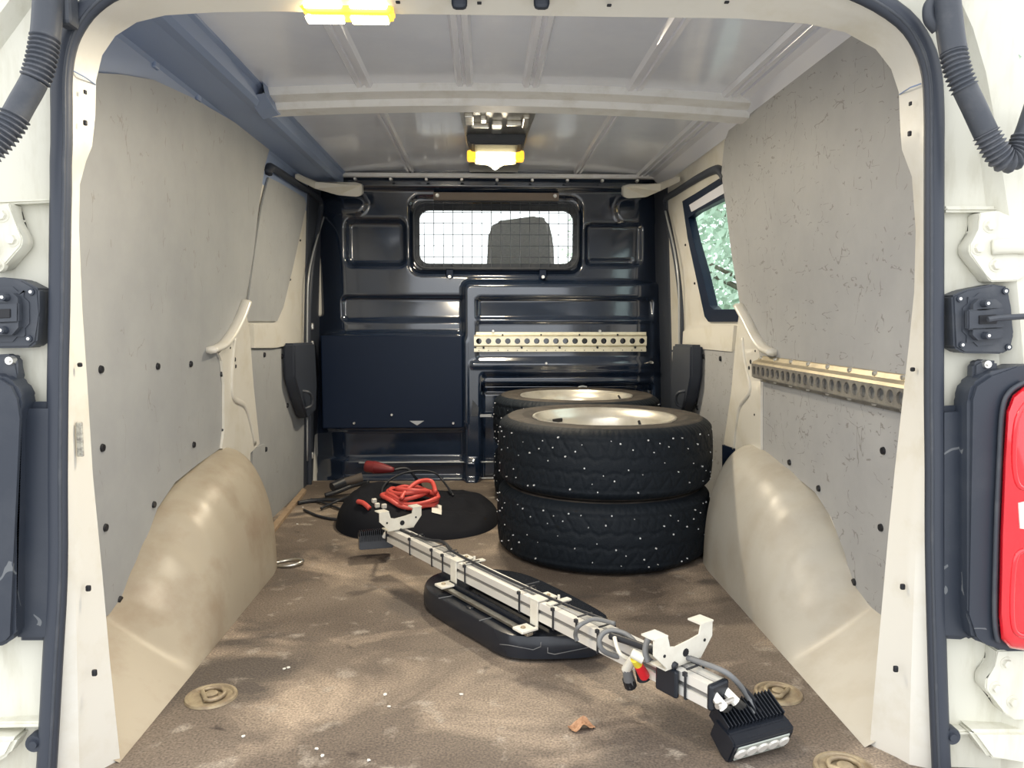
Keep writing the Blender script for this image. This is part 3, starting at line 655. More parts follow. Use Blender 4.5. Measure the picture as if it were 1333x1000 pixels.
# ================================================================== WHEEL ARCH COVERS
def smooth_interp(T, y):
    if y <= T[0][0]: return T[0][1]
    for (a, b), (c, d) in zip(T, T[1:]):
        if y <= c:
            u = (y - a) / (c - a); u = u * u * (3 - 2 * u) * .5 + u * .5; return b + (d - b) * u
    return T[-1][1]
def arch(side, name, label, mat):
    ZT = [(1.28, .115), (1.58, .125), (1.64, .140), (1.70, .19), (1.76, .235), (1.84, .292), (1.92, .318), (2.02, .338), (2.20, .358), (2.30, .362), (2.345, .33), (2.385, .22), (2.40, .12)]
    EX = [(1.28, .95), (1.58, 1.0), (1.66, 1.35), (1.76, 2.0), (1.9, 2.4), (2.3, 2.4), (2.4, 2.2)]
    IN = [(1.28, .175), (2.20, .175), (2.27, .168), (2.32, .145), (2.36, .11), (2.40, .05)]
    bm = B(); rows = []; ys = [1.255 + .0115 * k for k in range(100)]
    for y in ys:
        if y > 2.40: break
        zt_, ex, inn = smooth_interp(ZT, y), smooth_interp(EX, y), smooth_interp(IN, y)
        row = []
        for k in range(29):
            a = PI / 2 * k / 28
            u = max(math.cos(a), 0) ** (2 / max(ex, .6)); v = max(math.sin(a), 0) ** (2 / max(ex, .6))
            z = zt_ * v; row.append(Vector((XC + side * (.812 - inn * u if k < 28 else .812 - 0), y, z + .0005)))
        row.append(Vector((XC + side * .818, y, row[-1].z)))
        rows.append(row)
    strip(bm, rows)
    last = rows[-1]; bm.faces.new([bm.verts.new(p) for p in last] + [bm.verts.new((XC + side * .818, last[-1].y, 0))])
    o = build(name, bm, mat, auto=60); return tag(o, label, 'wheel arch')
arch(-1, 'wheel_arch_cover', 'tan dust-stained wheel arch cover with painted-in yellow light under the plain grey panel', ARCH)
arch(1, 'wheel_arch_cover', 'pale wheel arch cover under the wall rail and scratched panel', ARCHR)

# ================================================================== SLIDING DOOR LATCH COVERS
def latch(side, pxs, hand, label):
    pts = [onW(x, y, side, .004) for x, y in pxs]; c = sum(pts, Vector()) / len(pts)
    t = thing('latch_cover', label, 'latch cover', (c.x, c.y, min(p.z for p in pts)))
    bm = B(); prism(bm, pts, (-side * .045, 0, 0)); bmesh.ops.bevel(bm, geom=bm.edges[:], offset=.008, segments=3, affect='EDGES'); build('body', bm, RUB, t, auto=50)
    bm = B(); tube(bm, spline([onW(x, y, side, o) for x, y, o in hand], 5), .006, 8); build('lever', bm, RUBD, t, smooth=True)
latch(-1, [(368, 447), (396, 446), (399, 500), (398, 535), (386, 545), (378, 520), (369, 492)], [(393, 509, .045), (402, 511, .07), (406, 518, .075), (405, 528, .07), (397, 532, .05)], 'black latch cover on the left sliding door by the blanked window')
latch(1, [(915, 449), (890, 448), (887, 500), (887, 532), (900, 541), (908, 518), (914, 492)], [(893, 509, .045), (884, 511, .07), (880, 517, .075), (881, 526, .07), (888, 530, .05)], 'black latch cover on the right sliding door behind the tyres')

# ================================================================== WHEELS (winter tyres with studs on silver rims)
WR, WW = .346, .215
def make_wheel():
    t = thing('wheel', '', 'wheel')
    n = 480; prof = []; mid = WW / 2
    side_top = [(.226, .196), (.232, .206), (.245, .2105), (.262, .2135), (.266, .2155), (.272, .2145), (.292, .215), (.304, .2140), (.308, .2148), (.314, .2115), (.323, .207), (.331, .2015), (.337, .195)]
    tread = [(.3405 + .0055 * (1 - abs(2 * k / 30 - 1) ** 2.2), .19 - k * (.19 - .025) / 30) for k in range(31)]
    prof = side_top + tread + [(r, WW - z) for r, z in side_top[::-1]]
    bm = B(); rings = []
    for pi, (r, z) in enumerate(prof):
        row = []
        for k in range(n):
            th = 2 * PI * k / n; d = 0; az = abs(z - mid) / mid
            if r > .3195:
                ph = (th * 40 / (2 * PI) + 1.5 * az + (.5 if z > mid else 0)) % 1
                if ph < .12 and az > .10: d = .0032
                ph2 = (th * 80 / (2 * PI) - 1.1 * az + (.25 if z > mid else 0)) % 1
                if ph2 < .18 and .30 < az < .62: d = max(d, .0022)
                zig = .20 + .08 * (abs(((th * 40 / PI) % 2) - 1) - .5)
                if abs(az - zig) < .035: d = max(d, .003)
                if abs(az - .68) < .035: d = max(d, .0026)
                if az > .74 and (th * 110 / (2 * PI)) % 1 < .22: d = max(d, .0022)
            rr = r - d
            row.append(bm.verts.new((rr * math.cos(th), rr * math.sin(th), z)))
        rings.append(row)
    for i in range(len(rings) - 1):
        A, C = rings[i], rings[i + 1]
        for k in range(n):
            j = (k + 1) % n; f = bm.faces.new((A[k], A[j], C[j], C[k]))
            f.material_index = 0 if len(side_top) - 4 <= i < len(side_top) + len(tread) + 2 else 1
    ty_ = build('tyre', bm, TYRE, t, world=False, auto=50); ty_.data.materials.append(TYRES)
    bm = B(); lathe(bm, [(.234, .208), (.232, .2115), (.226, .2105), (.220, .200), (.207, .190), (.200, .170), (.197, .120), (.205, .06), (.216, .030), (.224, .010), (.230, .006), (.228, .02), (.214, .04)], 72); rm = build('rim', bm, RIM, t, world=False, auto=45)
    bm = B(); nsp = 120; rows = []
    for r in (.199, .19, .17, .14, .11, .085, .07, .062, .0):
        row = []
        for k in range(nsp):
            th = 2 * PI * k / nsp; wv = .5 + .5 * math.cos(th * 5); z = .150 - .030 * (1 - r / .2) - (.018 * wv if .075 < r < .195 else 0)
            if r <= .07: z += .012
            row.append((r * math.cos(th), r * math.sin(th), z))
        rows.append(row)
    strip(bm, rows, closed=True); build('disc', bm, RIM, rm, world=False, smooth=True)
    bm = B(); box(bm, (.185, .085, .176), (.012, .05, .014), R=Matrix.Rotation(math.atan2(.085, .185), 3, 'Z'), bev=.003); build('balance_weight', bm, BLACKH, rm, world=False)
    bm = B(); cyl(bm, (-.195, -.03, .18), (-.175, -.027, .215), .005, .004, 8); build('valve', bm, BLACKH, rm, world=False)
    bm = B(); rs = random.Random(3)
    for k in range(130):
        th = 2 * PI * (k + rs.uniform(-.3, .3)) / 130; az = [.88, .5, .78, .1, .62, .92, .3][k % 7] * rs.choice((-1, 1)) + rs.uniform(-.04, .04)
        z = mid + az * (mid - .026); r = .3405 + .0055 * (1 - abs(az * .93) ** 2.2)
        d = Vector((math.cos(th), math.sin(th), 0)); p = d * r + Vector((0, 0, z)); sz = rs.uniform(.0014, .0032)
        cyl(bm, p - d * .004, p + d * .0016, sz, sz * .8, 6)
    o = build('studs', bm, STUD, t, world=False); o['kind'] = 'stuff'
    return t
wheel = make_wheel()
fx = atY(784, 650, 2.475); rx = atY(751, 520, 3.17)
for i, (x, y, z, rz, lab) in enumerate(((fx.x, 2.475, .001, 1.0, 'studded winter wheel under another, bottom of the stack by the right wheel arch'),
        (fx.x + .003, 2.475, WW + .003, 1.9, 'studded winter wheel on top of the stack by the right wheel arch'),
        (rx.x, 3.17, .001, .4, 'studded winter wheel, bottom of the stack against the bulkhead'),
        (rx.x - .003, 3.17, WW + .003, 2.6, 'studded winter wheel on top of the stack against the bulkhead'))):
    o = wheel if i == 0 else copy_tree(wheel)
    o.location = (x, y, z); o.rotation_euler = (0, 0, rz); tag(o, lab, 'wheel', 'stacked winter wheels')

# ================================================================== LIGHT BAR on its black base
BZ = .112
A_ = atZ(512, 695, BZ); B_ = atZ(932, 903, BZ); U = (B_ - A_).normalized(); V = Vector((-U.y, U.x, 0)); V = V if V.x > 0 else -V; Zv = Vector((0, 0, 1)); BL = (B_ - A_).length
def bar(tt, v=0, z=0): return A_ + U * tt + V * v + Zv * z
def par(px, py, z=BZ): p = atZ(px, py, z) - A_; return p.dot(U), p.dot(V)
RB = Matrix((U, V, Zv)).transposed()
lb = thing('light_bar', 'aluminium light bar with cables, brackets and two work lights on the floor', 'light bar', (A_.lerp(B_, .45).x, A_.lerp(B_, .45).y, 0))
h_ = .021; s_ = .005; d_ = .006
prof = []
for q in range(4):
    c_, n_ = math.cos(q * PI / 2), math.sin(q * PI / 2)
    for (a, b) in ((h_, -h_), (h_, -s_), (h_ - d_, -s_), (h_ - d_, s_), (h_, s_)): prof.append((a * c_ - b * n_, a * n_ + b * c_))
bm = B(); prism(bm, [bar(0, a, b) for a, b in prof], U * BL); build('beam', bm, ALU, lb)
for q in range(4):
    ang = q * PI / 2; bm = B(); cc = Vector((0, math.cos(ang), math.sin(ang))) * (h_ - d_ + .0008)
    box(bm, bar(BL / 2, cc.y, cc.z), (BL - .004, .010 if q % 2 else .0015, .0015 if q % 2 else .010), R=RB); build('slot_floor', bm, ALUD, lb)
bm = B(); box(bm, bar(BL + .004), (.012, .046, .046), R=RB, bev=.005); build('end_cap', bm, BPL, lb)
bm = B(); box(bm, bar(-.004), (.012, .046, .046), R=RB, bev=.005); build('end_cap', bm, BPL, lb)
# black base
top = [(553, 764), (558, 752), (576, 744), (610, 739), (665, 743), (706, 756), (782, 795), (789, 808), (776, 825), (735, 829), (676, 829), (649, 822), (624, 808), (571, 779)]
TP = [atZ(x, y, .058) for x, y in top]; cen = sum(TP, Vector()) / len(TP)
TPs = spline(TP, 3, closed=True)
def scaled(k, z): return [Vector((cen.x + (p.x - cen.x) * k, cen.y + (p.y - cen.y) * k, z)) for p in TPs]
bm = B(); R_ = strip(bm, [scaled(.97, .003), scaled(1.01, .010), scaled(1.015, .03), scaled(1.0, .052), scaled(.985, .058), scaled(.93, .0595)], closed=True); bm.faces.new(R_[0][::-1]); bm.faces.new(R_[-1]); base = build('base', bm, BPL, lb, auto=40)
base['label'] = 'black plastic base with bevelled sides'
SEAM = M('base_seam', (.16, .165, .17), .4)
def seam(pxs, z, name='seam'):
    bm = B(); tube(bm, [atZ(x, y, z) for x, y in pxs], .0011, 5); build(name, bm, SEAM, base)
seam([(571, 779), (603, 773)], .060); seam([(624, 808), (656, 800)], .060); seam([(681, 762), (702, 757)], .060)
for pxs, z in (([(640, 829), (651, 839), (662, 840), (694, 846), (704, 842), (704, 836)], .03), ([(713, 843), (713, 850), (722, 852), (766, 843)], .03)):
    # fine lines on the side wall
    pts = []
    for x, y in pxs:
        g = atZ(x, y, z); k = min(scaled(1.016, z), key=lambda q: (ray(x, y).normalized() - (q - CAM).normalized()).length); dd = (k - CAM).length; pts.append(CAM + ray(x, y).normalized() * (dd - .003))
    bm = B(); tube(bm, pts, .0009, 5); build('side_line', bm, SEAM, base)
bm = B(); p = atZ(613, 790, .0605); cyl(bm, p, p + Zv * .002, .012, .010, 16); build('cap', bm, BPL, base)
# clamps, feet and steel rails
t1, _ = par(606, 738); t2, _ = par(712, 790)
for sgn in (-1, 1):
    bm = B(); box(bm, bar((t1 + t2) / 2, sgn * .046, .068 - BZ), (t2 - t1 + .03, .016, .007), R=RB, bev=.001); build('mount_rail', bm, STEEL, lb)
    bm = B(); box(bm, bar((t1 + t2) / 2, sgn * .030, .072 - BZ), (t2 - t1 + .02, .006, .018), R=RB, bev=.001); build('mount_rail', bm, BPL, lb)
    for tt in (t1, t2):
        bm = B(); box(bm, bar(tt, sgn * .048, .077 - BZ), (.036, .044, .006), R=RB, bev=.0015); f_ = build('clamp_foot', bm, WBR, lb)
        bm = B(); p = bar(tt, sgn * .054, .080 - BZ); cyl(bm, p, p + Zv * .003, .006, .005, 8); build('bolt', bm, BRASS, f_)
for tt in (t1, t2):
    bm = B()
    for s2 in (-1, 1): box(bm, bar(tt, s2 * .024, -.005), (.026, .004, .058), R=RB, bev=.001)
    box(bm, bar(tt, 0, .0245), (.034, .054, .004), R=RB, bev=.001); build('clamp', bm, WBR, lb)
    bm = B(); p = bar(tt + .004, .012, .026); cyl(bm, p, p + Zv * .004, .005, .004, 8); build('bolt', bm, BRASS, lb)
    bm = B(); box(bm, bar(tt + .04, .012, .024), (.016, .06, .004), R=RB, bev=.001); p = bar(tt + .035, .016, .026); cyl(bm, p, p + Zv * .010, .003, .003, 8); build('clamp_strap', bm, WBR, lb)
# cables along the top and ties
bm = B(); tube(bm, spline([bar(.02, -.002, .0245), bar(.12, .002, .0245), bar(.2, .012, .027), bar(.27, .016, .033), bar(.33, .002, .030), bar(.5, -.002, .0285), bar(.66, .0, .0285), bar(.8, .008, .027), bar(.9, .014, .030)], 8), .0034, 8); build('cable', bm, CABLE, lb, smooth=True)
bm = B(); tube(bm, spline([bar(.1, .006, .0245), bar(.19, .002, .028), bar(.25, .02, .034), bar(.31, .012, .028)], 6), .003, 8); build('cable', bm, CABLE, lb, smooth=True)
for px, py in ((544, 710), (574, 724), (589, 731), (620, 745), (688, 781), (732, 803), (763, 818), (790, 832), (906, 888)):
    tt, _ = par(px, py); r_ = .0232; bm = B(); w2 = .0022
    for (c1, sz) in ((bar(tt, r_, 0), (w2 * 2, .0016, r_ * 2)), (bar(tt, -r_, 0), (w2 * 2, .0016, r_ * 2)), (bar(tt, 0, r_ + .006), (w2 * 2, r_ * 1.7, .0016)), (bar(tt, 0, -r_), (w2 * 2, r_ * 2, .0016)), (bar(tt, -r_ - .001, r_ - .001), (.007, .006, .007))): box(bm, c1, sz, R=RB)
    build('cable_tie', bm, CABLE, lb)
def px_tube(pts, r, mat, name, per=6):
    bm = B(); tube(bm, spline([atZ(x, y, z) for x, y, z in pts], per), r, 8); return build(name, bm, mat, lb, smooth=True)
px_tube([(800, 812, .155), (775, 806, .150), (762, 810, .146), (753, 816, .14), (749, 826, .118), (751, 834, .105)], .0045, CABLEG, 'cable_loop')
px_tube([(828, 838, .142), (815, 826, .15), (798, 821, .152), (786, 824, .148), (780, 834, .135), (784, 846, .118), (797, 853, .105), (812, 856, .10)], .0052, CABLEG, 'cable_loop')
px_tube([(843, 862, .14), (840, 846, .16), (845, 830, .178), (856, 825, .185), (866, 832, .178), (868, 846, .16), (862, 862, .142)], .0055, CABLEG, 'cable_loop')
px_tube([(868, 868, .135), (850, 862, .135), (842, 852, .142), (848, 842, .150), (862, 846, .150)], .004, CABLEG, 'cable_loop')
px_tube([(795, 828, .145), (820, 836, .148), (850, 848, .15), (880, 868, .14)], .007, CABLE, 'cable')
px_tube([(800, 830, .15), (803, 842, .14), (808, 852, .13), (818, 858, .12)], .004, WBR, 'pale_tie')
for (a, b, r, mt_, nm) in (((826, 858, .14), (836, 874, .108), .009, YEL, 'yellow_connector'), ((831, 866, .125), (839, 880, .098), .010, CRED, 'red_connector'), ((834, 870, .10), (838, 884, .078), .013, CABLE, 'connector'),
                           ((824, 858, .13), (815, 872, .10), .009, WBR, 'pale_connector'), ((816, 870, .104), (820, 891, .066), .011, CABLEG, 'connector'), ((822, 850, .15), (838, 858, .142), .010, WBR, 'pale_connector')):
    bm = B(); p0, p1 = atZ(*a), atZ(*b); cyl(bm, p0, p1, r * .85, r, 10); build(nm, bm, mt_, lb, auto=40)
bm = B(); p0, p1 = atZ(818, 884, .078), atZ(821, 893, .062); cyl(bm, p0, p1, .012, .012, 10); build('connector_mouth', bm, BLACKH, lb)
# white brackets across the bar
def bracket(tt, wd, hgt):
    t = bm = B(); prof = [(-.36, 0), (.36, 0), (.42, .25), (.5, .95), (.5, 1.0), (.24, 1.0), (.24, .72), (.15, .62), (-.15, .62), (-.24, .72), (-.24, 1.0), (-.5, 1.0), (-.5, .95), (-.42, .25)]
    prof = [(-.26, 0), (.30, 0), (.5, .55), (.5, 1.0), (.30, 1.0), (.27, .72), (.12, .66), (-.14, .60), (-.24, .66), (-.28, 1.0), (-.5, 1.0), (-.5, .55)]
    o = bar(tt, 0, .024)
    prism(bm, [o + V * (a * wd) + Zv * (b * hgt) for a, b in prof], U * .003)
    for a in (-.39, .40): box(bm, o + V * (a * wd) + Zv * hgt - U * .012, (.032, wd * .22, .003), R=RB)
    box(bm, o - U * .016 + Zv * .0015, (.038, wd * .62, .003), R=RB); br = build('bracket', bm, WBR, lb)
    for a, b, r in ((.03, .33, .0075), (-.33, .45, .003), (.36, .5, .003)):
        bm = B(); p = o + V * (a * wd) + Zv * (b * hgt) + U * .0034; cyl(bm, p - U * .001, p + U * .0006, r, None, 10); build('hole', bm, BLACKH, br)
    return br
tn, _ = par(886, 882); bracket(tn, .150, .062)
tf, _ = par(524, 700); bracket(tf - .005, .135, .058)
for s2 in (-1, 1):
    bm = B(); box(bm, bar(tn - .01, s2 * .027, -.002), (.05, .010, .05), R=RB, bev=.004); build('bracket_block', bm, BPL, lb)
# work lights
def worklight(c, wdir, face, wd, nm):
    """box lamp: wdir = width axis, face = direction the lens looks"""
    W_ = Vector(wdir).normalized(); Fd = Vector(face); Fd = (Fd - W_ * Fd.dot(W_)).normalized(); Hd = W_.cross(Fd); Hd = Hd if Hd.z > 0 else -Hd
    R = Matrix((W_, Fd, Hd)).transposed(); body = None
    bm = B(); h = wd / 2
    P = [(-.028, -.024), (-.028, .018), (.010, .027), (.026, .027), (.030, .020), (.030, -.020), (.026, -.027), (.010, -.027)]
    prism(bm, [c + W_ * -h + Fd * a + Hd * b for a, b in P], W_ * wd); bmesh.ops.bevel(bm, geom=bm.edges[:], offset=.0025, segments=2, affect='EDGES'); body = build(nm, bm, BPL, lb)
    bm = B(); box(bm, c + Fd * .030, (wd * .86, .004, .034), R=R, bev=.0015); build('lens', bm, LENS, body)
    for k in range(5):
        bm = B(); p = c + W_ * (-wd * .36 + wd * .18 * k) + Fd * .032; cyl(bm, p, p + Fd * .0025, .012, .009, 12); build('led_cup', bm, ALU, body)
    for k in range(17):
        bm = B(); p = c + W_ * (-h * .93 + wd * .93 * k / 16) - Fd * .016 + Hd * .018
        box(bm, p - Fd * .006, (.0022, .048, .034), R=R, bev=.0006, seg=1); build('fin', bm, BPL, body)
    return body
lc_ = atZ(978, 952, .036)
worklight(lc_, Vector((.92, .30, .05)), Vector((.25, -.80, -.42)), .122, 'work_light')
for s2 in (-1, 1):
    bm = B(); tube(bm, [bar(BL + .006, s2 * .014, .004), bar(BL + .03, s2 * .016, -.008), lc_ + Vector((-.012 + s2 * .014, .028, .022))], .005, 6, sx=1.6, sy=.5); build('yoke', bm, STEEL, lb)
bm = B(); p = bar(BL + .022, 0, -.006); cyl(bm, p - V * .024, p + V * .024, .005, None, 10); build('yoke_bolt', bm, BOLT, lb)
bm = B(); tube(bm, spline([bar(BL - .12, .006, .03), bar(BL - .05, .012, .034), bar(BL + .01, .02, .032), lc_ + Vector((.0, .02, .05)), lc_ + Vector((.004, .0, .03))], 6), .005, 8); build('cable', bm, CABLEG, lb, smooth=True)
bm = B(); tube(bm, spline([bar(BL - .13, .010, .028), bar(BL - .06, .018, .032), bar(BL + .0, .024, .03), lc_ + Vector((.012, .022, .045)), lc_ + Vector((.016, .004, .03))], 6), .004, 8); build('cable', bm, CABLE, lb, smooth=True)
lf = atZ(489, 703, .052)
worklight(lf, Vector((.97, .22, 0)), Vector((-.25, .95, -.15)), .105, 'work_light')
bm = B(); tube(bm, [bar(-.008, 0, .0), bar(-.02, -.02, -.01), lf + Vector((.03, .02, .02))], .006, 6); build('yoke', bm, ALU, lb)

# ================================================================== BAG, CABLES AND PLUGS BY THE BULKHEAD
gc = Vector((-.245, 2.85, 0)); rxb, ryb = .30, .32
def bag_h(x, y):
    u, v = (x - gc.x) / rxb, (y - gc.y) / ryb; r = (abs(u) ** 2.6 + abs(v) ** 2.6) ** (1 / 2.6)
    if r >= 1: return 0
    e = (1 - r ** 4) ** .6
    left = sst(.12, -.28, x - gc.x + .03)
    hgt = .070 + .070 * left
    n_ = noise.noise(Vector((x * 8, y * 8, 1.3))) * .022 + (.5 - abs(noise.noise(Vector((x * 13 + y * 5, y * 9, 4))))) * .030 - .012 + noise.noise(Vector((x * 30, y * 30, 4))) * .005
    return max(.002, e * (hgt + n_))
bm = B(); rows = []
for k in range(1, 26):
    rr = (k / 25) ** .7; row = []
    for i in range(72):
        a = 2 * PI * i / 72; c_, s2 = math.cos(a), math.sin(a); q = (abs(c_) ** 2.6 + abs(s2) ** 2.6) ** (-1 / 2.6)
        x, y = gc.x + rxb * rr * q * c_ * .999, gc.y + ryb * rr * q * s2 * .999; row.append((x, y, bag_h(x, y) if k < 25 else .001))
    rows.append(row)
R_ = strip(bm, rows, closed=True); bm.faces.new(R_[0])
bag = tag(build('tool_bag', bm, BAG, smooth=True), 'collapsed black nylon bag holding cables in front of the bulkhead', 'bag')
def on_bag(px, py, lift=0.0):
    """march along the view ray until it meets the bag (or the floor)"""
    d = ray(px, py).normalized(); t_ = 1.8
    while t_ < 4:
        p = CAM + d * t_
        if p.z <= max(bag_h(p.x, p.y), 0) + lift: return p
        t_ += .004
    return p
p = on_bag(567, 661, .004); bm = B(); rows = []
for k in range(5): rows.append([on_bag(562 + 3.2 * k, 655 + i * 3.0 + (k * .8), .005) for i in range(5)])
strip(bm, rows); bmesh.ops.solidify(bm, geom=bm.faces[:], thickness=.002); build('sewn_label', bm, SCRAP, bag)
# red coil
cc = on_bag(533, 648, .02); cc.z = bag_h(cc.x, cc.y) + .022
rs = random.Random(11); pts = []
for k in range(5 * 14):
    a = 2 * PI * k / 14; lp = k // 14
    rx_, ry_ = .098 - .012 * lp + .006 * math.sin(lp * 2.1), .072 - .006 * lp
    ox = .012 * math.sin(lp * 1.9); x, y = cc.x + ox + rx_ * math.cos(a + .4), cc.y + ry_ * math.sin(a + .4)
    pts.append(Vector((x, y, max(bag_h(x, y) + .010 + .008 * lp, cc.z - .012 + .009 * lp + .012 * math.sin(a + lp)))))
rc = thing('red_cable_coil', 'coil of salmon red cable lying on the black bag', 'cable', (cc.x, cc.y, cc.z - .02))
bm = B(); tube(bm, spline(pts, 3), .0080, 10); build('coil', bm, RED, rc, smooth=True)
bm = B(); tube(bm, spline([cc + Vector((.095, -.02, .02)), cc + Vector((.075, .05, .045)), cc + Vector((.03, .02, .05)), cc + Vector((-.01, -.05, .028)), cc + Vector((-.02, -.085, .012))], 6), .0080, 10); build('strand', bm, RED, rc, smooth=True)
e0, e1 = on_bag(466, 653, .012), on_bag(481, 662, .010); bm = B(); tube(bm, spline([e0, e0.lerp(e1, .5) + Zv * .006, e1], 5), .0085, 10); build('loose_end', bm, RED, rc, smooth=True)
for (px, py) in ((487, 652), (491, 658), (500, 659)):
    p = on_bag(px, py, .008); bm = B(); box(bm, p, (.017, .014, .016), R=Matrix.Rotation(.5, 3, 'Z'), bev=.003); tag(build('white_plug', bm, SCRAP), 'small white plug on the black bag beside the red coil', 'plug', 'white plugs on the bag')
# black hoop cable
bm = B(); tube(bm, spline([on_bag(528, 664, .006), atY(503, 655, 2.80), atY(497, 640, 2.86), atY(505, 627, 2.93), atY(523, 617, 3.0), atY(545, 613, 3.04), atY(566, 616, 3.06), atY(578, 628, 3.04), on_bag(590, 645, .004)], 6), .0042, 8)
tag(build('black_cable', bm, CABLE, smooth=True), 'thin black cable arching in a hoop over the red coil', 'cable')
# dark red plug
p0 = atY(476, 607, 3.05); p1 = atY(513, 612, 3.02); d = (p1 - p0); t = thing('red_plug', 'dark red industrial plug lying behind the black bag', 'plug', p0.lerp(p1, .5) - Zv * .02)
zz = bag_h(p0.lerp(p1, .5).x, 3.03)
bm = B(); ring_ = []; tube(bm, [p0, p0 + d * .06, p0 + d * .4, p0 + d * .62, p0 + d * .9, p1], lambda q: [.021, .024, .024, .020, .012, .008][min(5, int(q * 5 + .5))], 16); build('body', bm, DRED, t, smooth=True)
bm = B(); tube(bm, [p0 + d * .28, p0 + d * .34], .0255, 16); build('collar', bm, DRED, t)
bm = B(); tube(bm, spline([p1, p1 + Vector((.05, .02, .0)), p1 + Vector((.09, .03, -.05)), Vector((p1.x + .11, 3.08, .05))], 5), .006, 8); build('lead', bm, CABLE, t, smooth=True)
# black leads on the floor left of the bag
def floor_cable(pts, r, label, ends=()):
    g = [atZ(x, y, z) for x, y, z in pts]; t = thing('black_lead', label, 'cable', (g[0].x, g[0].y, 0))
    bm = B(); tube(bm, spline(g, 6), r, 8); build('lead', bm, CABLE, t, smooth=True)
    for (a, b, r0, r1, mt_, nm) in ends:
        bm = B(); cyl(bm, atZ(*a), atZ(*b), r0, r1, 12); build(nm, bm, mt_, t, auto=40)
GRIP = M('dusty_plug_rubber', (.09, .075, .065), .7)
floor_cable([(388, 655, .008), (405, 652, .010), (425, 651, .012), (452, 652, .014), (470, 655, .016)], .008, 'thick black lead lying by the left door panel')
floor_cable([(423, 645, .02), (440, 640, .03), (460, 632, .045), (480, 628, .06)], .010, 'black lead with dusty moulded plug end beside the bag', [((432, 634, .05), (447, 628, .06), .018, .022, CABLE, 'plug'), ((447, 628, .06), (472, 622, .075), .016, .022, GRIP, 'plug_grip')])
floor_cable([(418, 662, .01), (440, 652, .02), (460, 645, .04), (484, 638, .06), (505, 632, .09)], .0055, 'black lead with a yellow connector beside the bag', [((463, 643, .055), (469, 640, .062), .011, .011, YEL, 'yellow_end'), ((472, 640, .06), (482, 636, .07), .008, .008, SCRAP, 'pale_sleeve')])
floor_cable([(396, 664, .006), (415, 672, .006), (440, 676, .006), (452, 668, .006), (430, 658, .008), (405, 650, .008)], .005, 'thin black lead looped on the floor beside the bag')

# ================================================================== SMALL THINGS ON THE FLOOR
def lashing(px, py, r, label, rot):
    c = atZ(px, py, 0); t = thing('lashing_ring', label, 'ring', (c.x, c.y, 0), 'floor lashing rings')
    bm = B(); lathe(bm, [(r, .0005), (r * .97, .005), (r * .86, .006), (r * .80, .002), (r * .5, .0015), (0.0001, .0015)], 40); o = build('cup', bm, BRASS, t, world=False, auto=40)
    bm = B(); R = Matrix.Rotation(rot, 3, 'Z')
    P = [R @ Vector((math.cos(a) * r * .52, math.sin(a) * r * .52, .007)) for a in [math.radians(q) for q in range(-120, 121, 20)]]; tube(bm, P, .0045, 8, closed=True); build('ring', bm, BRASS, t, world=False, smooth=True)
    bm = B(); lathe(bm, [(r * .26, .001), (r * .26, .009), (r * .18, .011), (.0001, .011)], 20); build('screw', bm, BRASS, t, world=False, auto=40)
lashing(275, 908, .050, 'dusty lashing ring sunk in the floor beside the tan wheel arch', .5)
lashing(1013, 904, .047, 'dusty lashing ring sunk in the floor beside the near work light', 2.4)
lashing(1100, 1003, .050, 'dusty lashing ring sunk in the floor at the foot of the right door frame', 1.0)
c = atZ(376, 733, .006); bm = B(); P = [c + Vector((.042 * math.cos(a), .030 * math.sin(a), .004 * math.cos(a))) for a in [2 * PI * k / 20 for k in range(20)]]; tube(bm, P, .005, 8, closed=True)
tag(build('wire_ring', bm, STEEL, smooth=True), 'pale steel ring lying by the end of the tan wheel arch', 'ring')
c = atZ(757, 949, 0); bm = B(); rows = []
for i in range(9):
    u = i / 8 * 2 - 1; row = []
    for k in range(7):
        v = k / 6 * 2 - 1; wv = .016 * (1 - abs(u) ** 2.2) ** .7 + .001
        row.append(c + Vector((u * .025, v * wv + .004 * math.sin(u * 3), .006 + .006 * abs(v) * (1 - abs(u)) + .004 * math.sin(u * 4 + 1) + .002 * math.sin(v * 5 + u * 7))))
    rows.append(row)
strip(bm, rows); bmesh.ops.solidify(bm, geom=bm.faces[:], thickness=.0012); tag(build('dry_leaf', bm, DLEAF), 'curled dry brown leaf on the load floor', 'leaf')
rs = random.Random(5)
for (px, py) in ((501, 905), (507, 921), (480, 991), (420, 985), (370, 872), (376, 870), (394, 661), (387, 683), (412, 976), (317, 960), (838, 742), (600, 905)):
    c = atZ(px, py, 0); bm = B(); t_ = bmesh.new(); bmesh.ops.create_icosphere(t_, subdivisions=1, radius=.0042)
    for v in t_.verts: v.co = Vector((v.co.x * rs.uniform(.6, 1.4), v.co.y * rs.uniform(.6, 1.3), v.co.z * .5 + .002))
    add(bm, t_, c); tag(build('paper_crumb', bm, SCRAP), 'tiny pale crumb of litter on the load floor', 'crumb', 'crumbs on the load floor')

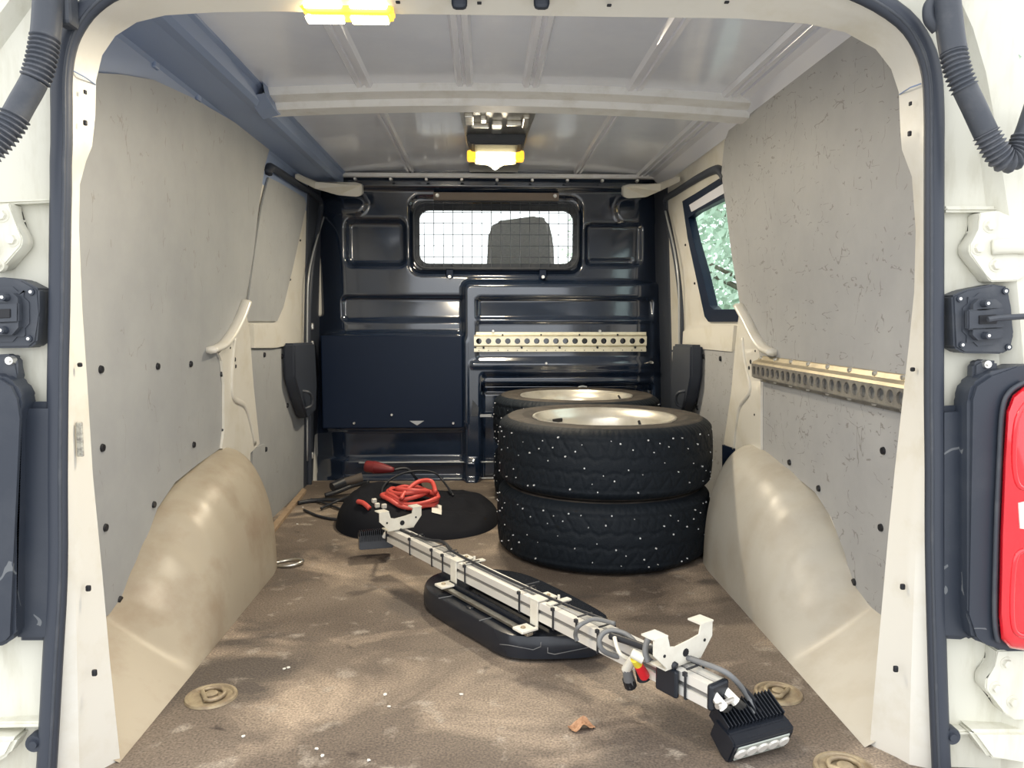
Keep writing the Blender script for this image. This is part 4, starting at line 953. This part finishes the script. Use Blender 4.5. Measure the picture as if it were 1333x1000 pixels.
# ================================================================== REAR CORNER FITTINGS
def plate(name, pxs, Y, th, mat, parent, bev=.003):
    bm = B(); prism(bm, [atY(x, y, Y) for x, y in pxs], (0, th, 0)); bmesh.ops.bevel(bm, geom=bm.edges[:], offset=bev, segments=2, affect='EDGES'); return build(name, bm, mat, parent, auto=50)
def hexbolt(px, py, Y, r, mat, parent, name='bolt'):
    p = atY(px, py, Y); bm = B(); cyl(bm, p + Vector((0, .008, 0)), p, r * 1.5, r * 1.4, 18); cyl(bm, p, p - Vector((0, .005, 0)), r, r * .9, 6); build(name, bm, mat, parent)
def hinge(pxs, bolts, label, knuckle=None):
    Y = 1.158; t = plate('door_hinge', pxs, Y, .03, JAMB, wall_rear, .002); t['label'] = label
    for b_ in bolts: hexbolt(b_[0], b_[1], Y - .001, .0075, JAMB, t)
    if knuckle:
        bm = B(); P = [atY(x, y, Y - .004) for x, y in knuckle]; tube(bm, P, .012, 10, sx=.5, sy=1, upv=(0, 1, 0)); build('knuckle', bm, JAMB, t, smooth=True)
hinge([(1275, 277), (1300, 274), (1325, 285), (1350, 310), (1350, 350), (1325, 366), (1290, 367), (1283, 357), (1262, 330), (1262, 318), (1275, 300)], [(1289, 294), (1274, 323), (1297, 345)], 'white painted door hinge above the right latch catch', [(1292, 322), (1320, 320), (1350, 322)])
hinge([(1298, 847), (1333, 846), (1350, 860), (1350, 938), (1320, 938), (1308, 930), (1302, 918), (1283, 898), (1284, 884), (1297, 868)], [(1311, 864), (1297, 896), (1319, 914)], 'white painted door hinge below the red tail light')
hinge([(-20, 268), (12, 264), (16, 285), (29, 310), (28, 320), (2, 350), (-20, 352)], [(2, 280), (15, 312), (-4, 345)], 'white painted door hinge above the left latch catch', [(-20, 322), (-5, 322)])
def catch(pl, body, screws, lever, label):
    Y = 1.160; c = sum([atY(x, y, Y) for x, y in pl], Vector()) / len(pl); t = thing('door_catch', label, 'door catch', (c.x, c.y, min(atY(x, y, Y).z for x, y in pl)))
    plate('plate', pl, Y, .04, RUBD, t, .003); plate('body', body, Y - .012, .03, RUBD, t, .010)
    xs = [x for x, y in body]; ys = [y for x, y in body]; mx, my = (min(xs) + max(xs)) / 2, (min(ys) + max(ys)) / 2
    plate('mouth_frame', [(mx - 26, my - 13), (mx + 22, my - 16), (mx + 22, my + 11), (mx - 26, my + 13)], Y - .014, .01, RUBD, t, .002)
    plate('mouth', [(mx - 12, my - 6), (mx + 12, my - 7), (mx + 12, my + 5), (mx - 12, my + 6)], Y - .0155, .006, BLACKH, t, .001)
    for (x, y, dy) in screws:
        p = atY(x, y, Y - dy); bm = B(); cyl(bm, p + Vector((0, .01, 0)), p - Vector((0, .003, 0)), .0062, .005, 12); s3 = build('screw', bm, SURR, t)
        bm = B(); cyl(bm, p, p - Vector((0, .0036, 0)), .0026, None, 6); build('screw_socket', bm, BOLT, s3)
    if lever:
        bm = B(); tube(bm, [atY(x, y, Y - .026 - .002 * k) for k, (x, y) in enumerate(lever)], .0045, 8, sx=1.0, sy=1); build('check_strap', bm, RUBD, t)
catch([(1240, 385), (1258, 377), (1292, 370), (1313, 373), (1316, 400), (1321, 435), (1316, 455), (1305, 461), (1255, 460), (1243, 453)], [(1259, 392), (1272, 381), (1300, 381), (1313, 392), (1315, 430), (1308, 448), (1270, 452), (1258, 440)],
      [(1249, 389, 0), (1308, 379, 0), (1252, 449, 0), (1312, 452, 0), (1285, 395, .02), (1286, 437, .02)], [(1286, 416), (1300, 414), (1333, 412), (1360, 410)], 'dusty black door catch with check strap on the right jamb')
catch([(-30, 362), (5, 361), (28, 364), (50, 376), (50, 410), (47, 446), (38, 453), (-30, 454)], [(-30, 372), (20, 373), (32, 384), (33, 430), (20, 445), (-30, 446)], [(41, 380, 0), (38, 441, 0), (4, 387, .02), (2, 430, .02)], None, 'dusty black door catch on the left jamb')
# bellows
def bellows(pxs, segs, r, label):
    Y = 1.125; P = spline([atY(x, y, Y - dz) for x, y, dz in pxs], 44); N = len(P)
    cum = [0]
    for a, b in zip(P, P[1:]): cum.append(cum[-1] + (b - a).length)
    Lt = cum[-1]; rad = []
    for i in range(N):
        q = cum[i] / Lt; k = 0
        for (a, b) in segs:
            if a <= q <= b: k = 1
        rad.append(r * (1.0 + (.15 * math.sin(cum[i] / .0066 * 2 * PI) if k else -.02)) * (1.12 if q < segs[0][0] else 1))
    t = thing('door_cable_bellows', label, 'hose', P[N // 2])
    def piece(i0, i1, nm, m_):
        bm = B(); k = i1 - i0; tube(bm, P[i0:i1 + 1], lambda u: rad[i0 + min(k, int(u * k + .5))], 14); build(nm, bm, m_, t, smooth=True)
    cuts = [0]
    for (a, b) in segs:
        for q in (a, b):
            i = min(range(N), key=lambda i: abs(cum[i] / Lt - q))
            if i > cuts[-1]: cuts.append(i)
    if cuts[-1] < N - 1: cuts.append(N - 1)
    for a, b in zip(cuts, cuts[1:]):
        qm = cum[(a + b) // 2] / Lt; cor = any(x <= qm <= y for x, y in segs); piece(a, b, 'corrugated_section' if cor else 'plain_section', HOSE if cor else RUBD)
    return t
t = bellows([(64, -40, 0), (62, 10, 0), (58, 55, .005), (48, 98, .012), (28, 136, .02), (8, 170, .03), (-20, 200, .04), (-50, 220, .05)], [(.30, .50), (.68, 1.0)], .0175, 'dusty corrugated black cable hose above the left jamb')
bm = B(); box(bm, atY(87, 12, 1.15), (.022, .03, .05), bev=.006); build('clip', bm, RUBD, t)
t = bellows([(1228, -40, 0), (1233, 5, 0), (1239, 55, .004), (1248, 96, .010), (1268, 140, .015), (1288, 182, .02), (1306, 207, .02), (1322, 203, .02), (1336, 176, .02), (1352, 130, .02)], [(.30, .44), (.62, .86)], .0165, 'dusty corrugated black cable hose above the right jamb')
bm = B(); tube(bm, spline([atY(x, y, 1.135) for x, y in ((1220, 38), (1210, 25), (1210, 8), (1222, -2), (1235, -4))], 5), .009, 8); build('elbow', bm, RUBD, t, smooth=True)
# tail light housings
def housing(ear, body, ridge, label, lens=None):
    Y = 1.164; c = sum([atY(x, y, Y) for x, y in body], Vector()) / len(body)
    t = thing('tail_light_housing', label, 'tail light', (c.x, c.y, min(atY(x, y, Y).z for x, y in body)))
    plate('mounting_ear', ear, Y - .004, .02, RUBD, t, .004); plate('inner_cover', body, Y, .022, SURR, t, .009)
    plate('outer_cover', ridge, Y - .026, .045, SURR, t, .006)
    x, y = ear[0][0], ear[0][1]
    p = atY(sum(q[0] for q in ear[:4]) / 4, sum(q[1] for q in ear[:4]) / 4, Y - .009); bm = B(); cyl(bm, p + Vector((0, .01, 0)), p, .007, .006, 12); cyl(bm, p, p - Vector((0, .003, 0)), .003, None, 6); build('screw', bm, BOLT, t)
    return t
t = housing([(1268, 474), (1278, 468), (1300, 470), (1300, 486), (1285, 505), (1267, 508)], [(1222, 530), (1262, 528), (1272, 534), (1275, 560), (1272, 832), (1262, 836), (1222, 834)],
        [(1262, 520), (1268, 500), (1290, 485), (1330, 476), (1420, 470), (1420, 850), (1310, 850), (1285, 840), (1268, 834), (1262, 800)], 'scratched black housing with a red tail light lens')
def lensrow(k, Y): return [atY(x, y, Y) for x, y in k]
O1 = [(1333, 503), (1318, 515), (1310, 535), (1306, 600), (1302, 700), (1300, 800), (1303, 832), (1315, 844), (1340, 848), (1420, 850), (1420, 490), (1360, 494)]
cx_, cy_ = 1365, 670
def shrink(P, k): return [(cx_ + (x - cx_) * k, cy_ + (y - cy_) * (1 - (1 - k) * .3)) for x, y in P]
bm = B(); R_ = strip(bm, [lensrow(O1, 1.140), lensrow(O1, 1.128), lensrow(shrink(O1, .94), 1.118), lensrow(shrink(O1, .8), 1.113)], closed=True); bm.faces.new(R_[-1]); ln = build('lens', bm, TAIL, t, auto=60)
plate('reverse_lens', [(1322, 652), (1350, 645), (1350, 695), (1324, 692)], 1.111, .012, TAILW, ln, .005)
bm = B(); tube(bm, spline([atY(x, y, 1.113) for x, y in ((1340, 520), (1324, 545), (1320, 600), (1326, 632), (1345, 636))], 5), .004, 8); build('lens_ridge', bm, TAIL, ln, smooth=True)
bm = B(); tube(bm, spline([atY(x, y, 1.113) for x, y in ((1345, 715), (1324, 722), (1318, 760), (1318, 810), (1326, 826), (1345, 828))], 5), .004, 8); build('lens_ridge', bm, TAIL, ln, smooth=True)
bm = B(); tube(bm, spline([atY(x, y, 1.132) for x, y in ((1333, 498), (1314, 511), (1305, 535), (1301, 600), (1297, 700), (1295, 800), (1299, 836))], 5), .004, 8); build('lens_gasket', bm, RUBD, t, smooth=True)
housing([(-10, 462), (12, 461), (21, 466), (22, 490), (22, 505), (0, 500), (-10, 490)], [(15, 530), (25, 524), (73, 524), (70, 837), (15, 837)], [(-60, 485), (0, 488), (18, 500), (28, 520), (20, 545), (18, 830), (10, 838), (-5, 845), (-60, 850)], 'black tail light housing beside the left door frame')
for (x, y) in ((47, 966), (1237, 957)):
    p = atY(x, y, 1.172); bm = B(); lathe(bm, [(.0001, .010), (.004, .010), (.0045, .006), (.0085, .007), (.0095, .003), (.0095, -.012)], 20)
    for v in bm.verts: v.co = p + Vector((v.co.x * 1.5, -v.co.z, v.co.y * 1.5))
    tag(build('rubber_buffer', bm, RUB, auto=50), 'round black rubber buffer low on the ' + ('left' if x < 600 else 'right') + ' door jamb', 'buffer')

# ================================================================== CAB AND OUTSIDE
def cab_box(name, c, s_, mat, parent, bev=.02): bm = B(); box(bm, c, s_, bev=bev); return build(name, bm, mat, parent)
cab = thing('cab_shell', 'cab of the van seen through the bulkhead window', 'van cab', (XC, 4.3, -.1))
cab_box('roof', (XC, 4.05, 1.44), (1.6, .95, .04), CABM, cab); cab_box('dashboard', (XC, 5.0, .62), (1.6, .5, .35), DASH, cab, .05)
cab_box('floor_pan', (XC, 4.4, -.08), (1.7, 1.7, .06), DASH, cab); cab_box('firewall', (XC, 5.2, .3), (1.7, .06, .8), DASH, cab)
for s_ in (-1, 1):
    cab_box('door_lower', (XC + s_ * .84, 4.35, .35), (.06, 1.6, .86), CABM, cab); cab_box('b_pillar', (XC + s_ * .80, 3.68, 1.1), (.06, .18, .7), CABM, cab)
    bm = B(); tube(bm, [(XC + s_ * .82, 5.2, .78), (XC + s_ * .72, 4.5, 1.42)], .04, 8); build('a_pillar', bm, CABM, cab)
for x, w_ in ((.19, .36), (-.52, .40)):
    bm = B(); box(bm, (x, 4.05, .62), (w_ + .1, .14, .8), bev=.05, seg=3); t = build('seat', bm, SEATM, cab, smooth=True)
    bm = B(); zt = 1.275 if x > 0 else 1.0
    prism(bm, [Vector((x + a * w_, 4.0, z)) for a, z in ((-.5, .9), (.5, .9), (.48, zt - .14), (.40, zt - .02), (.25, zt), (-.36, zt - .03), (-.46, zt - .08))], (0, .12, 0)); bmesh.ops.bevel(bm, geom=bm.edges[:], offset=.02, segments=3, affect='EDGES'); build('headrest', bm, SEATM, t, auto=60)
    bm = B(); box(bm, (x, 4.35, .22), (w_ + .14, .5, .16), bev=.05, seg=3); build('cushion', bm, SEATM, t, smooth=True)
    bm = B(); box(bm, (x, 4.3, .03), (w_, .4, .2)); build('pedestal', bm, DASH, t)
def tree(x, y, h, r, label, seed):
    rs = random.Random(seed); t = thing('tree', label, 'tree', (x, y, -.65), 'trees outside the right window')
    bm = B(); tube(bm, spline([Vector((x, y, -.65)), Vector((x + .1, y, h * .4)), Vector((x - .05, y + .1, h * .8))], 5), lambda q: .12 * (1 - .7 * q), 8)
    for k in range(14):
        z = h * rs.uniform(.1, .75); a = rs.uniform(0, 2 * PI); L = r * rs.uniform(.5, .9); p = Vector((x, y, z)); tube(bm, [p, p + Vector((math.cos(a) * L, math.sin(a) * L, L * .5))], lambda q: .03 * (1 - .8 * q), 5)
    build('trunk', bm, BARK, t, smooth=True)
    bm = B()
    for k in range(9000):
        z = rs.uniform(-.2, h); a = rs.uniform(0, 2 * PI); q = r * math.sqrt(rs.random()) * (1.1 - .6 * abs(z / h - .35)); p = Vector((x + q * math.cos(a), y + q * math.sin(a), z))
        d = Vector((rs.gauss(0, 1), rs.gauss(0, 1), rs.gauss(0, 1))).normalized(); e = d.orthogonal().normalized(); f = d.cross(e); sz = rs.uniform(.04, .085)
        vs_ = [bm.verts.new(p + e * (sz * a_) + f * (sz * .5 * b_)) for a_, b_ in ((-1, 0), (0, -1), (1, 0), (0, 1))]; bm.faces.new(vs_)
    me = bpy.data.meshes.new('foliage'); bm.to_mesh(me); bm.free(); o = link('foliage', me, LEAF, t); o['kind'] = 'stuff'
tree(3.0, 8.8, 4.4, 1.5, 'leafy green tree nearest the right sliding door window', 1)
tree(5.9, 11.0, 5.2, 1.7, 'taller leafy tree behind the one nearest the right window', 2)
tree(3.5, 15.2, 5.6, 1.8, 'leafy tree farthest ahead of the right window', 4)
